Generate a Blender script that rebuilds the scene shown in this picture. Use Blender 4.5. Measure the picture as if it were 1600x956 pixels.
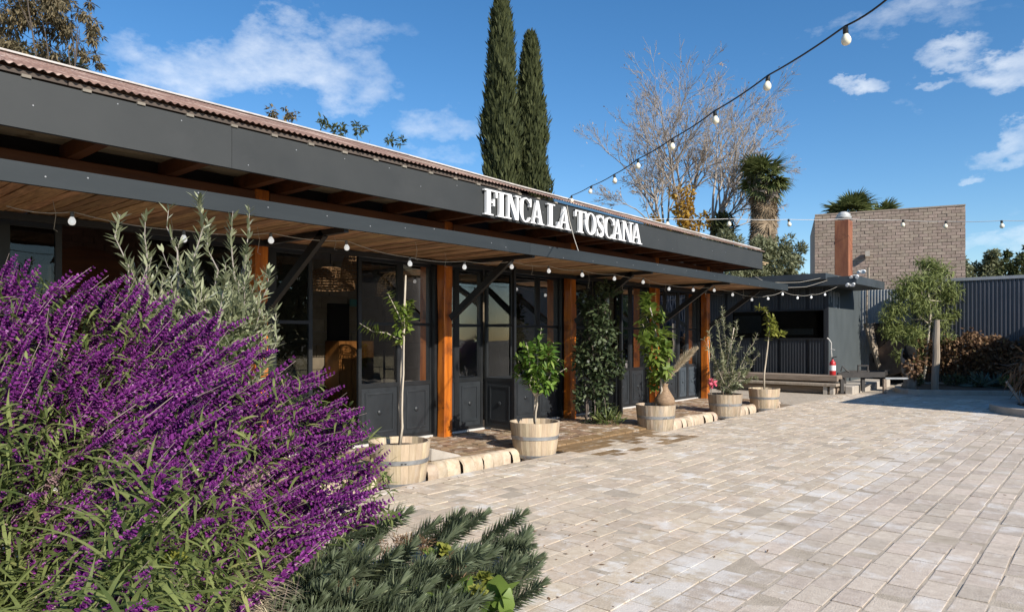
import bpy, bmesh, math, random
import numpy as np
from mathutils import Vector, Matrix, Quaternion

for o in list(bpy.data.objects):
    bpy.data.objects.remove(o)
SC = bpy.context.scene
COL = SC.collection
rnd = random.Random(7)
nrg = np.random.default_rng(11)

# ------------------------------------------------------------------ camera
YAW = math.radians(40.8)
CS, SN = math.cos(YAW), math.sin(YAW)
EYE = 1.6
F = 1100.0                     # focal length in units of a 1600 wide picture
HOR = 527.0
cd = bpy.data.cameras.new('camera')
cam = bpy.data.objects.new('camera', cd)
COL.objects.link(cam)
cam.location = (0, 0, EYE)
cam.rotation_euler = (math.pi / 2, 0, YAW)
cd.sensor_width = 36
cd.lens = F / 1600 * 36
cd.shift_y = (HOR - 478) / 1600
cd.clip_start = 0.05
cd.clip_end = 2000
SC.camera = cam
RV = Vector((CS, SN, 0))       # camera right
DV = Vector((-SN, CS, 0))      # camera forward
UP = Vector((0, 0, 1))


def rd(r, d, z=0.0):
    """a point r metres to the right and d metres ahead of the camera foot"""
    return RV * r + DV * d + UP * z


def at(x, y, d):
    """surveying helper: bearing/elevation read in the photograph plus a real distance"""
    return rd((x - 800) / F * d, d, EYE + (HOR - y) / F * d)


def y_on(x, X):
    """y where bearing x meets the plane X"""
    q = (x - 800) / F
    return -X * (CS + q * SN) / (SN - q * CS)


# ------------------------------------------------------------------ sun, sky
SUN_T = Vector((-1.0, 0.22, -0.65)).normalized()      # direction the light travels
el = math.asin(-SUN_T.z)
rot = math.atan2(-SUN_T.x, -SUN_T.y)
sd = bpy.data.lights.new('sun', 'SUN')
sun = bpy.data.objects.new('sun', sd)
COL.objects.link(sun)
sun.rotation_euler = SUN_T.to_track_quat('-Z', 'Y').to_euler()
sun.location = (20, -5, 20)
sd.energy = 4.6
sd.angle = math.radians(0.5)
sd.color = (1.0, 0.94, 0.85)

W = bpy.data.worlds.new('World')
SC.world = W
W.use_nodes = True
wn, wl = W.node_tree.nodes, W.node_tree.links
wn.clear()


def wnode(t, **k):
    n = wn.new(t)
    for a, b in k.items():
        setattr(n, a, b)
    return n


def wmath(op, a, b=None, clamp=False):
    n = wnode('ShaderNodeMath', operation=op, use_clamp=clamp)
    for i, v in enumerate((a, b)):
        if v is None:
            continue
        if isinstance(v, (int, float)):
            n.inputs[i].default_value = v
        else:
            wl.new(v, n.inputs[i])
    return n.outputs[0]


sky = wnode('ShaderNodeTexSky', sky_type='NISHITA', sun_disc=False)
sky.sun_elevation = el
sky.sun_rotation = rot
sky.altitude = 900
sky.air_density = 1.05
sky.dust_density = 0.55
sky.ozone_density = 2.6
tc = wnode('ShaderNodeTexCoord')
nz = wnode('ShaderNodeTexNoise')
nz.inputs['Scale'].default_value = 7.0
nz.inputs['Detail'].default_value = 8
nz.inputs['Roughness'].default_value = 0.62
mp = wnode('ShaderNodeMapping')
mp.inputs['Scale'].default_value = (1, 1, 1.9)
wl.new(tc.outputs['Generated'], mp.inputs['Vector'])
wl.new(mp.outputs[0], nz.inputs['Vector'])
nzb = wnode('ShaderNodeTexNoise')
nzb.inputs['Scale'].default_value = 26.0
nzb.inputs['Detail'].default_value = 6
nzb.inputs['Roughness'].default_value = 0.6
wl.new(mp.outputs[0], nzb.inputs['Vector'])
# warp of the direction that tears the cloud outlines
wsub = wnode('ShaderNodeVectorMath', operation='SUBTRACT')
wl.new(nz.outputs['Color'], wsub.inputs[0])
wsub.inputs[1].default_value = (0.5, 0.5, 0.5)
wsc = wnode('ShaderNodeVectorMath', operation='SCALE')
wl.new(wsub.outputs[0], wsc.inputs[0])
wsc.inputs['Scale'].default_value = 0.16
wad = wnode('ShaderNodeVectorMath', operation='ADD')
wl.new(tc.outputs['Generated'], wad.inputs[0])
wl.new(wsc.outputs[0], wad.inputs[1])
wvec = wad.outputs[0]
# clouds: bearing, elevation (read as picture x, y), half width, half height, density
CLOUDS = [(330, 105, 150, 46, .80), (470, 110, 120, 50, 1.0), (540, 60, 90, 34, .60), (690, 200, 75, 30, .6),
          (705, 250, 55, 18, .45), (600, 215, 50, 16, .35), (1400, 45, 150, 26, .50), (1450, 12, 90, 20, .55),
          (1350, 142, 36, 13, 1.0), (1513, 75, 46, 15, .7), (1575, 104, 60, 24, .9), (1470, 117, 22, 10, .6),
          (1555, 230, 66, 17, .8), (1502, 264, 22, 10, .8), (1460, 188, 30, 9, .35), (1418, 166, 16, 7, .4),
          (1575, 322, 40, 14, .30), (930, 245, 40, 12, .25), (1640, 380, 130, 26, .75), (90, 250, 160, 40, .5),
          (1900, 140, 160, 50, .9), (2500, 60, 260, 60, .8), (-500, 120, 300, 80, .9), (250, 190, 160, 28, .4),
          (600, -700, 300, 160, .5)]
den = None
for (cx, cy, hw, hh, kk) in CLOUDS:
    c = (RV * (cx - 800) + UP * (HOR - cy) + DV * F)
    ln = c.length
    c = c / ln
    t1 = Vector((-c.y, c.x, 0)).normalized()
    t1 = -t1 if t1.dot(RV) < 0 else t1
    t2 = c.cross(t1)
    s1, s2 = ln / hw, ln / hh
    a = wnode('ShaderNodeVectorMath', operation='DOT_PRODUCT')
    wl.new(wvec, a.inputs[0]); a.inputs[1].default_value = t1 * s1
    b = wnode('ShaderNodeVectorMath', operation='DOT_PRODUCT')
    wl.new(wvec, b.inputs[0]); b.inputs[1].default_value = t2 * s2
    f3 = wnode('ShaderNodeVectorMath', operation='DOT_PRODUCT')
    wl.new(tc.outputs['Generated'], f3.inputs[0]); f3.inputs[1].default_value = c
    aa = wmath('SUBTRACT', wmath('MULTIPLY', a.outputs['Value'], a.outputs['Value']), 0)
    bb = wmath('MULTIPLY', b.outputs['Value'], b.outputs['Value'])
    r2 = wmath('ADD', aa, bb)
    m = wmath('SUBTRACT', 1.0, wmath('MULTIPLY', r2, 0.42), True)
    m = wmath('MULTIPLY', wmath('MULTIPLY', m, kk), wmath('GREATER_THAN', f3.outputs['Value'], 0.2))
    den = m if den is None else wmath('MAXIMUM', den, m)
tear = wmath('ADD', wmath('MULTIPLY', nz.outputs['Fac'], 1.15), wmath('MULTIPLY', nzb.outputs['Fac'], 0.75))
cl = wmath('SUBTRACT', wmath('ADD', den, wmath('MULTIPLY', wmath('SUBTRACT', tear, 0.95), 1.0)), 0.36)
cl = wmath('MULTIPLY', wmath('MULTIPLY', cl, 1.0, True), wmath('MULTIPLY', den, 2.2, True), True)
cl = wmath('MULTIPLY', cl, 0.86)
cmix = wnode('ShaderNodeMix', data_type='RGBA')
wl.new(cl, cmix.inputs['Factor'])
skg = wnode('ShaderNodeHueSaturation')
skg.inputs['Saturation'].default_value = 1.27
skg.inputs['Value'].default_value = 1.07
wl.new(sky.outputs[0], skg.inputs['Color'])
wl.new(skg.outputs[0], cmix.inputs[6])
cmix.inputs[7].default_value = (7.4, 7.7, 8.0, 1)
bg = wnode('ShaderNodeBackground')
bg.inputs['Strength'].default_value = 0.1
wl.new(cmix.outputs[2], bg.inputs['Color'])
wo = wnode('ShaderNodeOutputWorld')
wl.new(bg.outputs[0], wo.inputs['Surface'])

SC.view_settings.view_transform = 'Standard'
SC.view_settings.look = 'None'
SC.view_settings.exposure = 0.55
SC.view_settings.gamma = 1.0
SC.cycles.max_bounces = 8
SC.cycles.transparent_max_bounces = 12
SC.cycles.caustics_reflective = False
SC.cycles.caustics_refractive = False

# ------------------------------------------------------------------ materials
MATS = {}


def _mat(name):
    m = bpy.data.materials.new(name)
    m.use_nodes = True
    n, l = m.node_tree.nodes, m.node_tree.links
    n.clear()
    MATS[name] = m
    return m, n, l


def pmat(name, c1, c2=None, scale=6.0, stretch=(1, 1, 1), rough=0.6, bump=0.0, bscale=None, rand=0.0, metal=0.0,
         spots=None, detail=6, contrast=(0.3, 0.7), spec=0.5, world=False, hue=0.0, c3=None, emit=0.0, coat=0.0):
    """procedural principled material: two tone noise, per piece variation, optional spots of wear, bump"""
    m, n, l = _mat(name)
    c2 = c2 or c1
    out = n.new('ShaderNodeOutputMaterial')
    p = n.new('ShaderNodeBsdfPrincipled')
    l.new(p.outputs[0], out.inputs[0])
    oi = n.new('ShaderNodeObjectInfo')
    ge = n.new('ShaderNodeNewGeometry')
    if world:
        src = ge.outputs['Position']
    else:
        t = n.new('ShaderNodeTexCoord')
        ad = n.new('ShaderNodeVectorMath'); ad.operation = 'ADD'
        l.new(t.outputs['Object'], ad.inputs[0])
        ml = n.new('ShaderNodeMath'); ml.operation = 'MULTIPLY'; ml.inputs[1].default_value = 37.0
        l.new(oi.outputs['Random'], ml.inputs[0])
        l.new(ml.outputs[0], ad.inputs[1])
        src = ad.outputs[0]
    mp = n.new('ShaderNodeMapping')
    mp.inputs['Scale'].default_value = stretch
    l.new(src, mp.inputs['Vector'])
    nz = n.new('ShaderNodeTexNoise')
    nz.inputs['Scale'].default_value = scale
    nz.inputs['Detail'].default_value = detail
    nz.inputs['Roughness'].default_value = 0.62
    l.new(mp.outputs[0], nz.inputs['Vector'])
    r = n.new('ShaderNodeValToRGB')
    r.color_ramp.elements[0].position = contrast[0]
    r.color_ramp.elements[1].position = contrast[1]
    r.color_ramp.elements[0].color = (*c1, 1)
    r.color_ramp.elements[1].color = (*c2, 1)
    l.new(nz.outputs['Fac'], r.inputs['Fac'])
    col = r.outputs['Color']
    sm = n.new('ShaderNodeMath'); sm.operation = 'ADD'
    l.new(oi.outputs['Random'], sm.inputs[0]); l.new(ge.outputs['Random Per Island'], sm.inputs[1])
    fr = n.new('ShaderNodeMath'); fr.operation = 'FRACT'
    l.new(sm.outputs[0], fr.inputs[0])
    if c3:
        mx = n.new('ShaderNodeMix'); mx.data_type = 'RGBA'
        l.new(fr.outputs[0], mx.inputs['Factor']); l.new(col, mx.inputs[6]); mx.inputs[7].default_value = (*c3, 1)
        col = mx.outputs[2]
    if rand or hue:
        hs = n.new('ShaderNodeHueSaturation')
        mr = n.new('ShaderNodeMapRange')
        mr.inputs[3].default_value = 1 - rand; mr.inputs[4].default_value = 1 + rand
        l.new(fr.outputs[0], mr.inputs[0]); l.new(mr.outputs[0], hs.inputs['Value'])
        if hue:
            wv = n.new('ShaderNodeMath'); wv.operation = 'MULTIPLY'; wv.inputs[1].default_value = 7.31
            l.new(fr.outputs[0], wv.inputs[0])
            f2 = n.new('ShaderNodeMath'); f2.operation = 'FRACT'; l.new(wv.outputs[0], f2.inputs[0])
            m2 = n.new('ShaderNodeMapRange'); m2.inputs[3].default_value = .5 - hue; m2.inputs[4].default_value = .5 + hue
            l.new(f2.outputs[0], m2.inputs[0]); l.new(m2.outputs[0], hs.inputs['Hue'])
        l.new(col, hs.inputs['Color'])
        col = hs.outputs[0]
    if spots:
        # (colour, scale, threshold, softness, amount)
        for (sc_, ss, th, so, am) in spots:
            n2 = n.new('ShaderNodeTexNoise'); n2.inputs['Scale'].default_value = ss; n2.inputs['Detail'].default_value = 7
            n2.inputs['Roughness'].default_value = .65
            l.new(src, n2.inputs['Vector'])
            mr = n.new('ShaderNodeMapRange'); mr.inputs[1].default_value = th; mr.inputs[2].default_value = th + so
            mr.inputs[4].default_value = am
            l.new(n2.outputs['Fac'], mr.inputs[0])
            mx = n.new('ShaderNodeMix'); mx.data_type = 'RGBA'
            l.new(mr.outputs[0], mx.inputs['Factor']); l.new(col, mx.inputs[6]); mx.inputs[7].default_value = (*sc_, 1)
            col = mx.outputs[2]
    l.new(col, p.inputs['Base Color'])
    rr = n.new('ShaderNodeMapRange')
    rr.inputs[3].default_value = max(0.03, rough - .1); rr.inputs[4].default_value = min(1, rough + .1)
    l.new(nz.outputs['Fac'], rr.inputs[0]); l.new(rr.outputs[0], p.inputs['Roughness'])
    p.inputs['Metallic'].default_value = metal
    p.inputs['Specular IOR Level'].default_value = spec
    if coat:
        p.inputs['Coat Weight'].default_value = coat
    if emit:
        l.new(col, p.inputs['Emission Color']); p.inputs['Emission Strength'].default_value = emit
    if bump:
        b = n.new('ShaderNodeBump'); b.inputs['Strength'].default_value = bump; b.inputs['Distance'].default_value = .01
        if bscale:
            n3 = n.new('ShaderNodeTexNoise'); n3.inputs['Scale'].default_value = bscale; n3.inputs['Detail'].default_value = 5
            l.new(mp.outputs[0], n3.inputs['Vector']); l.new(n3.outputs['Fac'], b.inputs['Height'])
        else:
            l.new(nz.outputs['Fac'], b.inputs['Height'])
        l.new(b.outputs[0], p.inputs['Normal'])
    return m


def leafmat(name, c1, c2, trans=0.35, rough=0.5, spec=0.3, c3=None, tcol=None):
    """leaf: per leaf tone, partly translucent"""
    m, n, l = _mat(name)
    out = n.new('ShaderNodeOutputMaterial')
    ge = n.new('ShaderNodeNewGeometry')
    oi = n.new('ShaderNodeObjectInfo')
    sm = n.new('ShaderNodeMath'); sm.operation = 'ADD'
    l.new(oi.outputs['Random'], sm.inputs[0]); l.new(ge.outputs['Random Per Island'], sm.inputs[1])
    fr = n.new('ShaderNodeMath'); fr.operation = 'FRACT'
    l.new(sm.outputs[0], fr.inputs[0])
    r = n.new('ShaderNodeValToRGB')
    r.color_ramp.elements[0].color = (*c1, 1)
    r.color_ramp.elements[1].color = (*c2, 1)
    if c3:
        e = r.color_ramp.elements.new(.93); e.color = (*c2, 1)
        r.color_ramp.elements[-1].color = (*c3, 1)
    l.new(fr.outputs[0], r.inputs['Fac'])
    p = n.new('ShaderNodeBsdfPrincipled')
    l.new(r.outputs[0], p.inputs['Base Color'])
    p.inputs['Roughness'].default_value = rough
    p.inputs['Specular IOR Level'].default_value = spec
    t = n.new('ShaderNodeBsdfTranslucent')
    if tcol:
        t.inputs[0].default_value = (*tcol, 1)
    else:
        l.new(r.outputs[0], t.inputs[0])
    mx = n.new('ShaderNodeMixShader'); mx.inputs[0].default_value = trans
    l.new(p.outputs[0], mx.inputs[1]); l.new(t.outputs[0], mx.inputs[2])
    l.new(mx.outputs[0], out.inputs[0])
    return m


def glassmat(name, tint=(.8, .85, .85), boost=1.6, rough=0.0):
    m, n, l = _mat(name)
    out = n.new('ShaderNodeOutputMaterial')
    tr = n.new('ShaderNodeBsdfTransparent'); tr.inputs[0].default_value = (*tint, 1)
    gl = n.new('ShaderNodeBsdfGlossy'); gl.inputs['Roughness'].default_value = rough
    fz = n.new('ShaderNodeFresnel'); fz.inputs['IOR'].default_value = 1.5
    tcn = n.new('ShaderNodeTexCoord')
    nz = n.new('ShaderNodeTexNoise'); nz.inputs['Scale'].default_value = 1.4
    l.new(tcn.outputs['Object'], nz.inputs['Vector'])
    b = n.new('ShaderNodeBump'); b.inputs['Strength'].default_value = .04; b.inputs['Distance'].default_value = .05
    l.new(nz.outputs['Fac'], b.inputs['Height'])
    l.new(b.outputs[0], gl.inputs['Normal'])
    mu = n.new('ShaderNodeMath'); mu.operation = 'MULTIPLY'; mu.inputs[1].default_value = boost; mu.use_clamp = True
    l.new(fz.outputs[0], mu.inputs[0])
    mx = n.new('ShaderNodeMixShader')
    l.new(mu.outputs[0], mx.inputs[0]); l.new(tr.outputs[0], mx.inputs[1]); l.new(gl.outputs[0], mx.inputs[2])
    l.new(mx.outputs[0], out.inputs[0])
    return m


M = MATS
pmat('ground_dirt', (.22, .18, .13), (.34, .28, .21), scale=1.5, rough=.95, bump=.4, bscale=30, world=True)
pmat('joint_sand', (.35, .29, .22), (.47, .40, .315), scale=9, rough=.95, bump=.5, bscale=90, world=True,
     spots=[((.16, .12, .09), 1.1, .56, .10, .6)])
pmat('paver_tan', (.46, .368, .268), (.595, .50, .385), scale=14, rough=.85, bump=.3, bscale=70, rand=.13, hue=.005, world=True,
     spots=[((.72, .69, .64), 2.3, .555, .09, .70), ((.74, .72, .70), 9, .58, .10, .50), ((.30, .22, .155), 3.3, .58, .14, .55), ((.30, .25, .2), 26, .64, .06, .5)])
pmat('paver_grey', (.44, .362, .29), (.57, .488, .40), scale=16, rough=.85, bump=.4, bscale=80, rand=.13, hue=.005, world=True,
     spots=[((.72, .69, .65), 1.7, .56, .10, .60), ((.25, .20, .16), 5.3, .58, .12, .50), ((.68, .66, .63), 12, .60, .10, .45), ((.27, .23, .19), 30, .64, .06, .5)])
pmat('porch_brick', (.20, .125, .07), (.36, .255, .165), scale=7, rough=.5, bump=.3, bscale=60, rand=.22, hue=.012, world=True,
     spots=[((.54, .46, .37), 4.2, .54, .05, .8), ((.10, .055, .03), 2.2, .55, .10, .55)])
pmat('porch_joint', (.10, .075, .05), (.20, .15, .10), scale=20, rough=.9, world=True)
pmat('wet_brick', (.20, .125, .06), (.30, .20, .11), scale=5, rough=.42, bump=.2, bscale=60, rand=.12, world=True,
     spots=[((.48, .40, .31), 3.0, .56, .05, .8)])
pmat('edge_stone', (.42, .31, .21), (.58, .47, .36), scale=9, rough=.85, bump=.5, bscale=40, rand=.16, hue=.012,
     spots=[((.30, .22, .14), 5, .58, .1, .5)])
pmat('soil', (.05, .036, .024), (.12, .09, .06), scale=12, rough=1, bump=.8, bscale=40, world=True)
pmat('concrete', (.34, .30, .25), (.46, .41, .35), scale=4, rough=.9, bump=.3, bscale=50, world=True,
     spots=[((.22, .19, .15), 2, .58, .1, .5)])
pmat('fascia_paint', (.036, .0385, .0385), (.045, .0475, .047), scale=1.2, rough=.6, bump=.03, bscale=30, rand=.03, spec=.25,
     spots=[((.10, .10, .10), 26, .745, .02, .6), ((.062, .063, .063), .8, .56, .18, .4)])
pmat('awning_paint', (.023, .028, .031), (.031, .037, .040), scale=1.6, rough=.6, bump=.03, bscale=30, rand=.03, spec=.25, stretch=(1, .4, 3),
     spots=[((.055, .06, .062), 2.2, .60, .12, .4), ((.2, .2, .2), 30, .75, .02, .6)])
pmat('steel_black', (.010, .011, .012), (.016, .0175, .019), scale=5, rough=.45, bump=.05, bscale=40, rand=.05)
pmat('door_paint', (.016, .019, .022), (.026, .030, .034), scale=3.5, rough=.48, bump=.12, bscale=24, rand=.08, stretch=(1, 1, .5),
     spots=[((.09, .095, .10), 9, .66, .06, .45), ((.011, .013, .015), 3, .55, .1, .5)])
pmat('door_paint_lit', (.042, .054, .066), (.065, .080, .094), scale=4, rough=.5, bump=.1, bscale=24, rand=.06,
     spots=[((.04, .05, .06), 4, .55, .1, .5)])  # sunlit copy of the door paint, its brightness put into the colour
pmat('post_wood', (.26, .054, .004), (.66, .19, .010), scale=3.0, stretch=(3.5, 3.5, .35), rough=.42, bump=.25, bscale=9, rand=.1,
     spots=[((.11, .028, .006), 2.2, .54, .10, .75), ((.05, .016, .006), 9, .64, .04, .8)], coat=.15)
pmat('beam_wood', (.075, .022, .006), (.17, .056, .014), scale=3, stretch=(3, .3, 3), rough=.5, bump=.2, bscale=8, rand=.15)
pmat('soffit_wood', (.42, .30, .16), (.66, .50, .30), scale=4, stretch=(5, .5, 5), rough=.7, bump=.2, rand=.18,
     spots=[((.16, .085, .04), 2.3, .56, .08, .7)])
pmat('cane_wood', (.19, .105, .05), (.52, .33, .17), scale=9, stretch=(.5, 5, 5), rough=.75, bump=.4, bscale=14, rand=.34, hue=.012)
pmat('eave_timber', (.06, .045, .036), (.12, .092, .074), scale=4, stretch=(2, .5, 3), rough=.85, bump=.3, rand=.2)
pmat('block_wood', (.16, .14, .11), (.24, .21, .17), scale=8, rough=.9)
pmat('rust_roof', (.12, .062, .044), (.33, .20, .145), scale=2.0, stretch=(3.5, .45, 1), rough=.8, bump=.1, rand=.10,
     spots=[((.60, .45, .36), 1.3, .53, .10, .8), ((.15, .055, .035), 2.1, .56, .1, .6), ((.62, .52, .45), 4, .60, .08, .6)])
pmat('ridge_metal', (.36, .33, .30), (.56, .53, .50), scale=3, rough=.55, metal=.0, spots=[((.40, .24, .16), 4, .62, .06, .5)])
pmat('sign_white', (.74, .73, .71), (.82, .81, .79), scale=5, rough=.5)
pmat('barrel_wood', (.40, .30, .19), (.56, .45, .32), scale=5, stretch=(4, 4, .35), rough=.85, bump=.3, bscale=18, rand=.16, hue=.008,
     spots=[((.33, .30, .26), 3, .56, .14, .6), ((.19, .13, .08), 9, .68, .05, .6)])
pmat('barrel_old', (.29, .215, .14), (.47, .38, .28), scale=5, stretch=(4, 4, .35), rough=.85, bump=.35, bscale=18, rand=.18, hue=.008,
     spots=[((.30, .28, .25), 3, .52, .14, .7), ((.13, .085, .05), 7, .62, .06, .6)])
pmat('hoop_steel', (.22, .225, .23), (.36, .365, .37), scale=9, rough=.55, metal=.5, rand=.08, spots=[((.25, .12, .06), 5, .60, .08, .6)])
pmat('trunk_pale', (.36, .30, .22), (.55, .48, .38), scale=8, stretch=(2, 2, .5), rough=.85, bump=.3)
pmat('trunk_grey', (.20, .17, .14), (.36, .32, .28), scale=5, stretch=(2, 2, .6), rough=.9, bump=.5)
pmat('trunk_dark', (.060, .048, .040), (.14, .11, .09), scale=4, stretch=(2, 2, .6), rough=.9, bump=.5)
pmat('trunk_white', (.24, .20, .165), (.40, .35, .30), scale=3, stretch=(1, 1, .6), rough=.9, bump=.4, spots=[((.13, .10, .08), 3, .58, .1, .6)])
pmat('bag_black', (.008, .008, .008), (.016, .016, .016), rough=.9, spec=.1)
pmat('cable_black', (.012, .012, .012), (.022, .022, .022), rough=.5)
pmat('cable_pale', (.36, .33, .28), (.46, .42, .36), rough=.6)
pmat('cable_white', (.50, .48, .45), (.60, .58, .55), rough=.6)
pmat('bulb_cream', (.80, .74, .55), (.84, .79, .62), scale=3, rough=.22, coat=.3)
pmat('bulb_white', (.80, .80, .78), (.84, .84, .82), scale=3, rough=.2, emit=.42)
pmat('socket_black', (.012, .012, .012), (.02, .02, .02), rough=.4)
pmat('socket_grey', (.10, .10, .10), (.14, .14, .14), rough=.5)
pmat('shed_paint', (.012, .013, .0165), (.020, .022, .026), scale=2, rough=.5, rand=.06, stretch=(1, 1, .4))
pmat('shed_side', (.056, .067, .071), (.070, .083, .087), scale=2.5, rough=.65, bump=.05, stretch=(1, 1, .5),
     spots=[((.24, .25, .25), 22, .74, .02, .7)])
pmat('shed_roof', (.036, .043, .048), (.052, .059, .064), scale=2, rough=.5)
pmat('rust_flue', (.17, .052, .024), (.33, .125, .055), scale=3, stretch=(3, 3, .5), rough=.7, rand=.06, spots=[((.07, .025, .014), 4, .58, .1, .6)])
pmat('flue_cap', (.42, .42, .41), (.60, .60, .58), rough=.5, metal=.2)
pmat('drip_white', (.68, .68, .68), (.8, .8, .8), rough=.8)
pmat('wall_brick', (.25, .19, .15), (.36, .285, .23), scale=9, rough=.92, bump=.5, bscale=40, rand=.14, hue=.012, world=True,
     spots=[((.22, .16, .12), .9, .56, .12, .4)])
pmat('wall_mortar', (.30, .25, .21), (.40, .34, .29), scale=12, rough=.95, world=True)
pmat('fence_metal', (.075, .080, .098), (.095, .100, .118), scale=2, rough=.42, rand=.05)
pmat('fence_grey', (.30, .31, .30), (.38, .39, .38), scale=2, rough=.5)
pmat('rail_metal', (.28, .29, .30), (.36, .37, .38), rough=.5)
pmat('bench_wood', (.17, .125, .09), (.30, .235, .18), scale=4, stretch=(.5, 4, 4), rough=.85, bump=.3)
pmat('weathered_wood', (.24, .19, .14), (.38, .32, .25), scale=5, stretch=(3, 3, .4), rough=.85, bump=.4, rand=.12)
pmat('disc_wood', (.090, .065, .050), (.15, .11, .085), scale=5, rough=.85, bump=.2, rand=.25)
pmat('ext_red', (.42, .018, .022), (.50, .03, .03), rough=.35)
pmat('label_white', (.72, .72, .70), (.8, .8, .78), rough=.5)
pmat('hose_pale', (.50, .47, .43), (.6, .57, .52), rough=.5)
pmat('frame_steel', (.020, .018, .017), (.045, .038, .034), scale=8, rough=.6)
pmat('inner_wall', (.26, .205, .135), (.40, .325, .225), scale=4, rough=.9, bump=.3, rand=.12, world=True)
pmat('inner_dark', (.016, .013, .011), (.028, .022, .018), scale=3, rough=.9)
pmat('inner_floor', (.06, .045, .035), (.10, .075, .06), scale=3, rough=.5)
pmat('inner_brick', (.08, .04, .025), (.14, .075, .05), scale=9, rough=.9, rand=.2, world=True)
pmat('cupboard_wood', (.20, .075, .015), (.34, .14, .03), scale=4, stretch=(4, 4, .5), rough=.5, rand=.1)
pmat('wicker', (.28, .15, .065), (.42, .25, .12), scale=20, rough=.8, rand=.1)
pmat('board_grey', (.26, .28, .30), (.34, .36, .38), rough=.7)
pmat('curtain_white', (.62, .64, .66), (.74, .76, .78), scale=2, rough=.9)
pmat('exit_green', (.10, .30, .24), (.14, .36, .30), rough=.5)
pmat('vase_clay', (.17, .105, .06), (.33, .22, .13), scale=18, stretch=(1, 1, 3), rough=.75, bump=.4)
pmat('pampas', (.50, .40, .26), (.66, .55, .38), scale=30, rough=.95, rand=.12)
pmat('wall_shade', (.10, .08, .06), (.15, .12, .10), scale=3, rough=.9, world=True)
glassmat('pane_glass', (.47, .50, .50), .8)
_m, _n, _l = _mat('sun_slot_sheet')  # see-through sheet for the added roof openings
_o = _n.new('ShaderNodeOutputMaterial'); _a = _n.new('ShaderNodeBsdfTransparent'); _b = _n.new('ShaderNodeBsdfDiffuse'); _x = _n.new('ShaderNodeMixShader')
_b.inputs[0].default_value = (.45, .36, .28, 1); _x.inputs[0].default_value = .6
_l.new(_a.outputs[0], _x.inputs[1]); _l.new(_b.outputs[0], _x.inputs[2]); _l.new(_x.outputs[0], _o.inputs[0])
pmat('bounce_metal', (.16, .16, .165), (.24, .24, .245), scale=6, rough=.5, metal=.3)
leafmat('salvia_leaf', (.070, .100, .026), (.25, .29, .095), .38, .6, c3=(.33, .33, .12))
leafmat('salvia_flower', (.105, .014, .118), (.345, .065, .345), .32, .8, .1, c3=(.56, .25, .55))
pmat('salvia_stem', (.22, .17, .14), (.36, .27, .25), rough=.8)
leafmat('salvia_spent', (.34, .20, .22), (.55, .40, .38), .3, .8, .1)
leafmat('olive_leaf', (.17, .19, .095), (.37, .385, .235), .30, .5, .3, c3=(.46, .47, .36))
leafmat('olive_leaf_far', (.13, .145, .07), (.28, .285, .165), .25, .6)
leafmat('spurge_leaf', (.075, .098, .048), (.175, .205, .125), .25, .55, .3, c3=(.27, .29, .16))
leafmat('broad_leaf', (.10, .17, .035), (.20, .28, .06), .4, .4)
leafmat('dry_leaf', (.11, .058, .030), (.29, .175, .095), .30, .7, c3=(.34, .26, .12))
leafmat('citrus_leaf', (.055, .125, .018), (.17, .27, .045), .40, .45, .35, c3=(.32, .40, .08))
leafmat('lemon_leaf', (.080, .135, .022), (.24, .31, .055), .40, .45, .35, c3=(.36, .41, .09))
leafmat('yellow_leaf', (.16, .19, .035), (.36, .36, .075), .45, .45)
leafmat('vine_leaf', (.024, .042, .016), (.085, .110, .048), .25, .45, .4, c3=(.16, .19, .10))
leafmat('cypress_leaf', (.024, .032, .011), (.085, .095, .036), .12, .7, .2)
leafmat('pepper_leaf', (.11, .14, .04), (.33, .37, .13), .42, .6)
leafmat('palm_leaf', (.075, .095, .032), (.21, .235, .085), .25, .45, .4)
leafmat('palm_dead', (.20, .14, .085), (.34, .26, .17), .2, .8)
leafmat('willow_leaf', (.10, .085, .045), (.27, .215, .125), .35, .7, c3=(.34, .22, .08))
leafmat('autumn_leaf', (.34, .20, .035), (.56, .36, .07), .4, .6)
leafmat('twig_leaf', (.36, .27, .20), (.50, .40, .32), .3, .7)
leafmat('green_tree', (.045, .062, .024), (.12, .14, .055), .25, .6, c3=(.20, .17, .06))
leafmat('agave_leaf', (.10, .15, .12), (.18, .24, .20), .1, .5)
leafmat('pink_petal', (.65, .10, .16), (.75, .18, .25), .3, .6)



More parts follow.
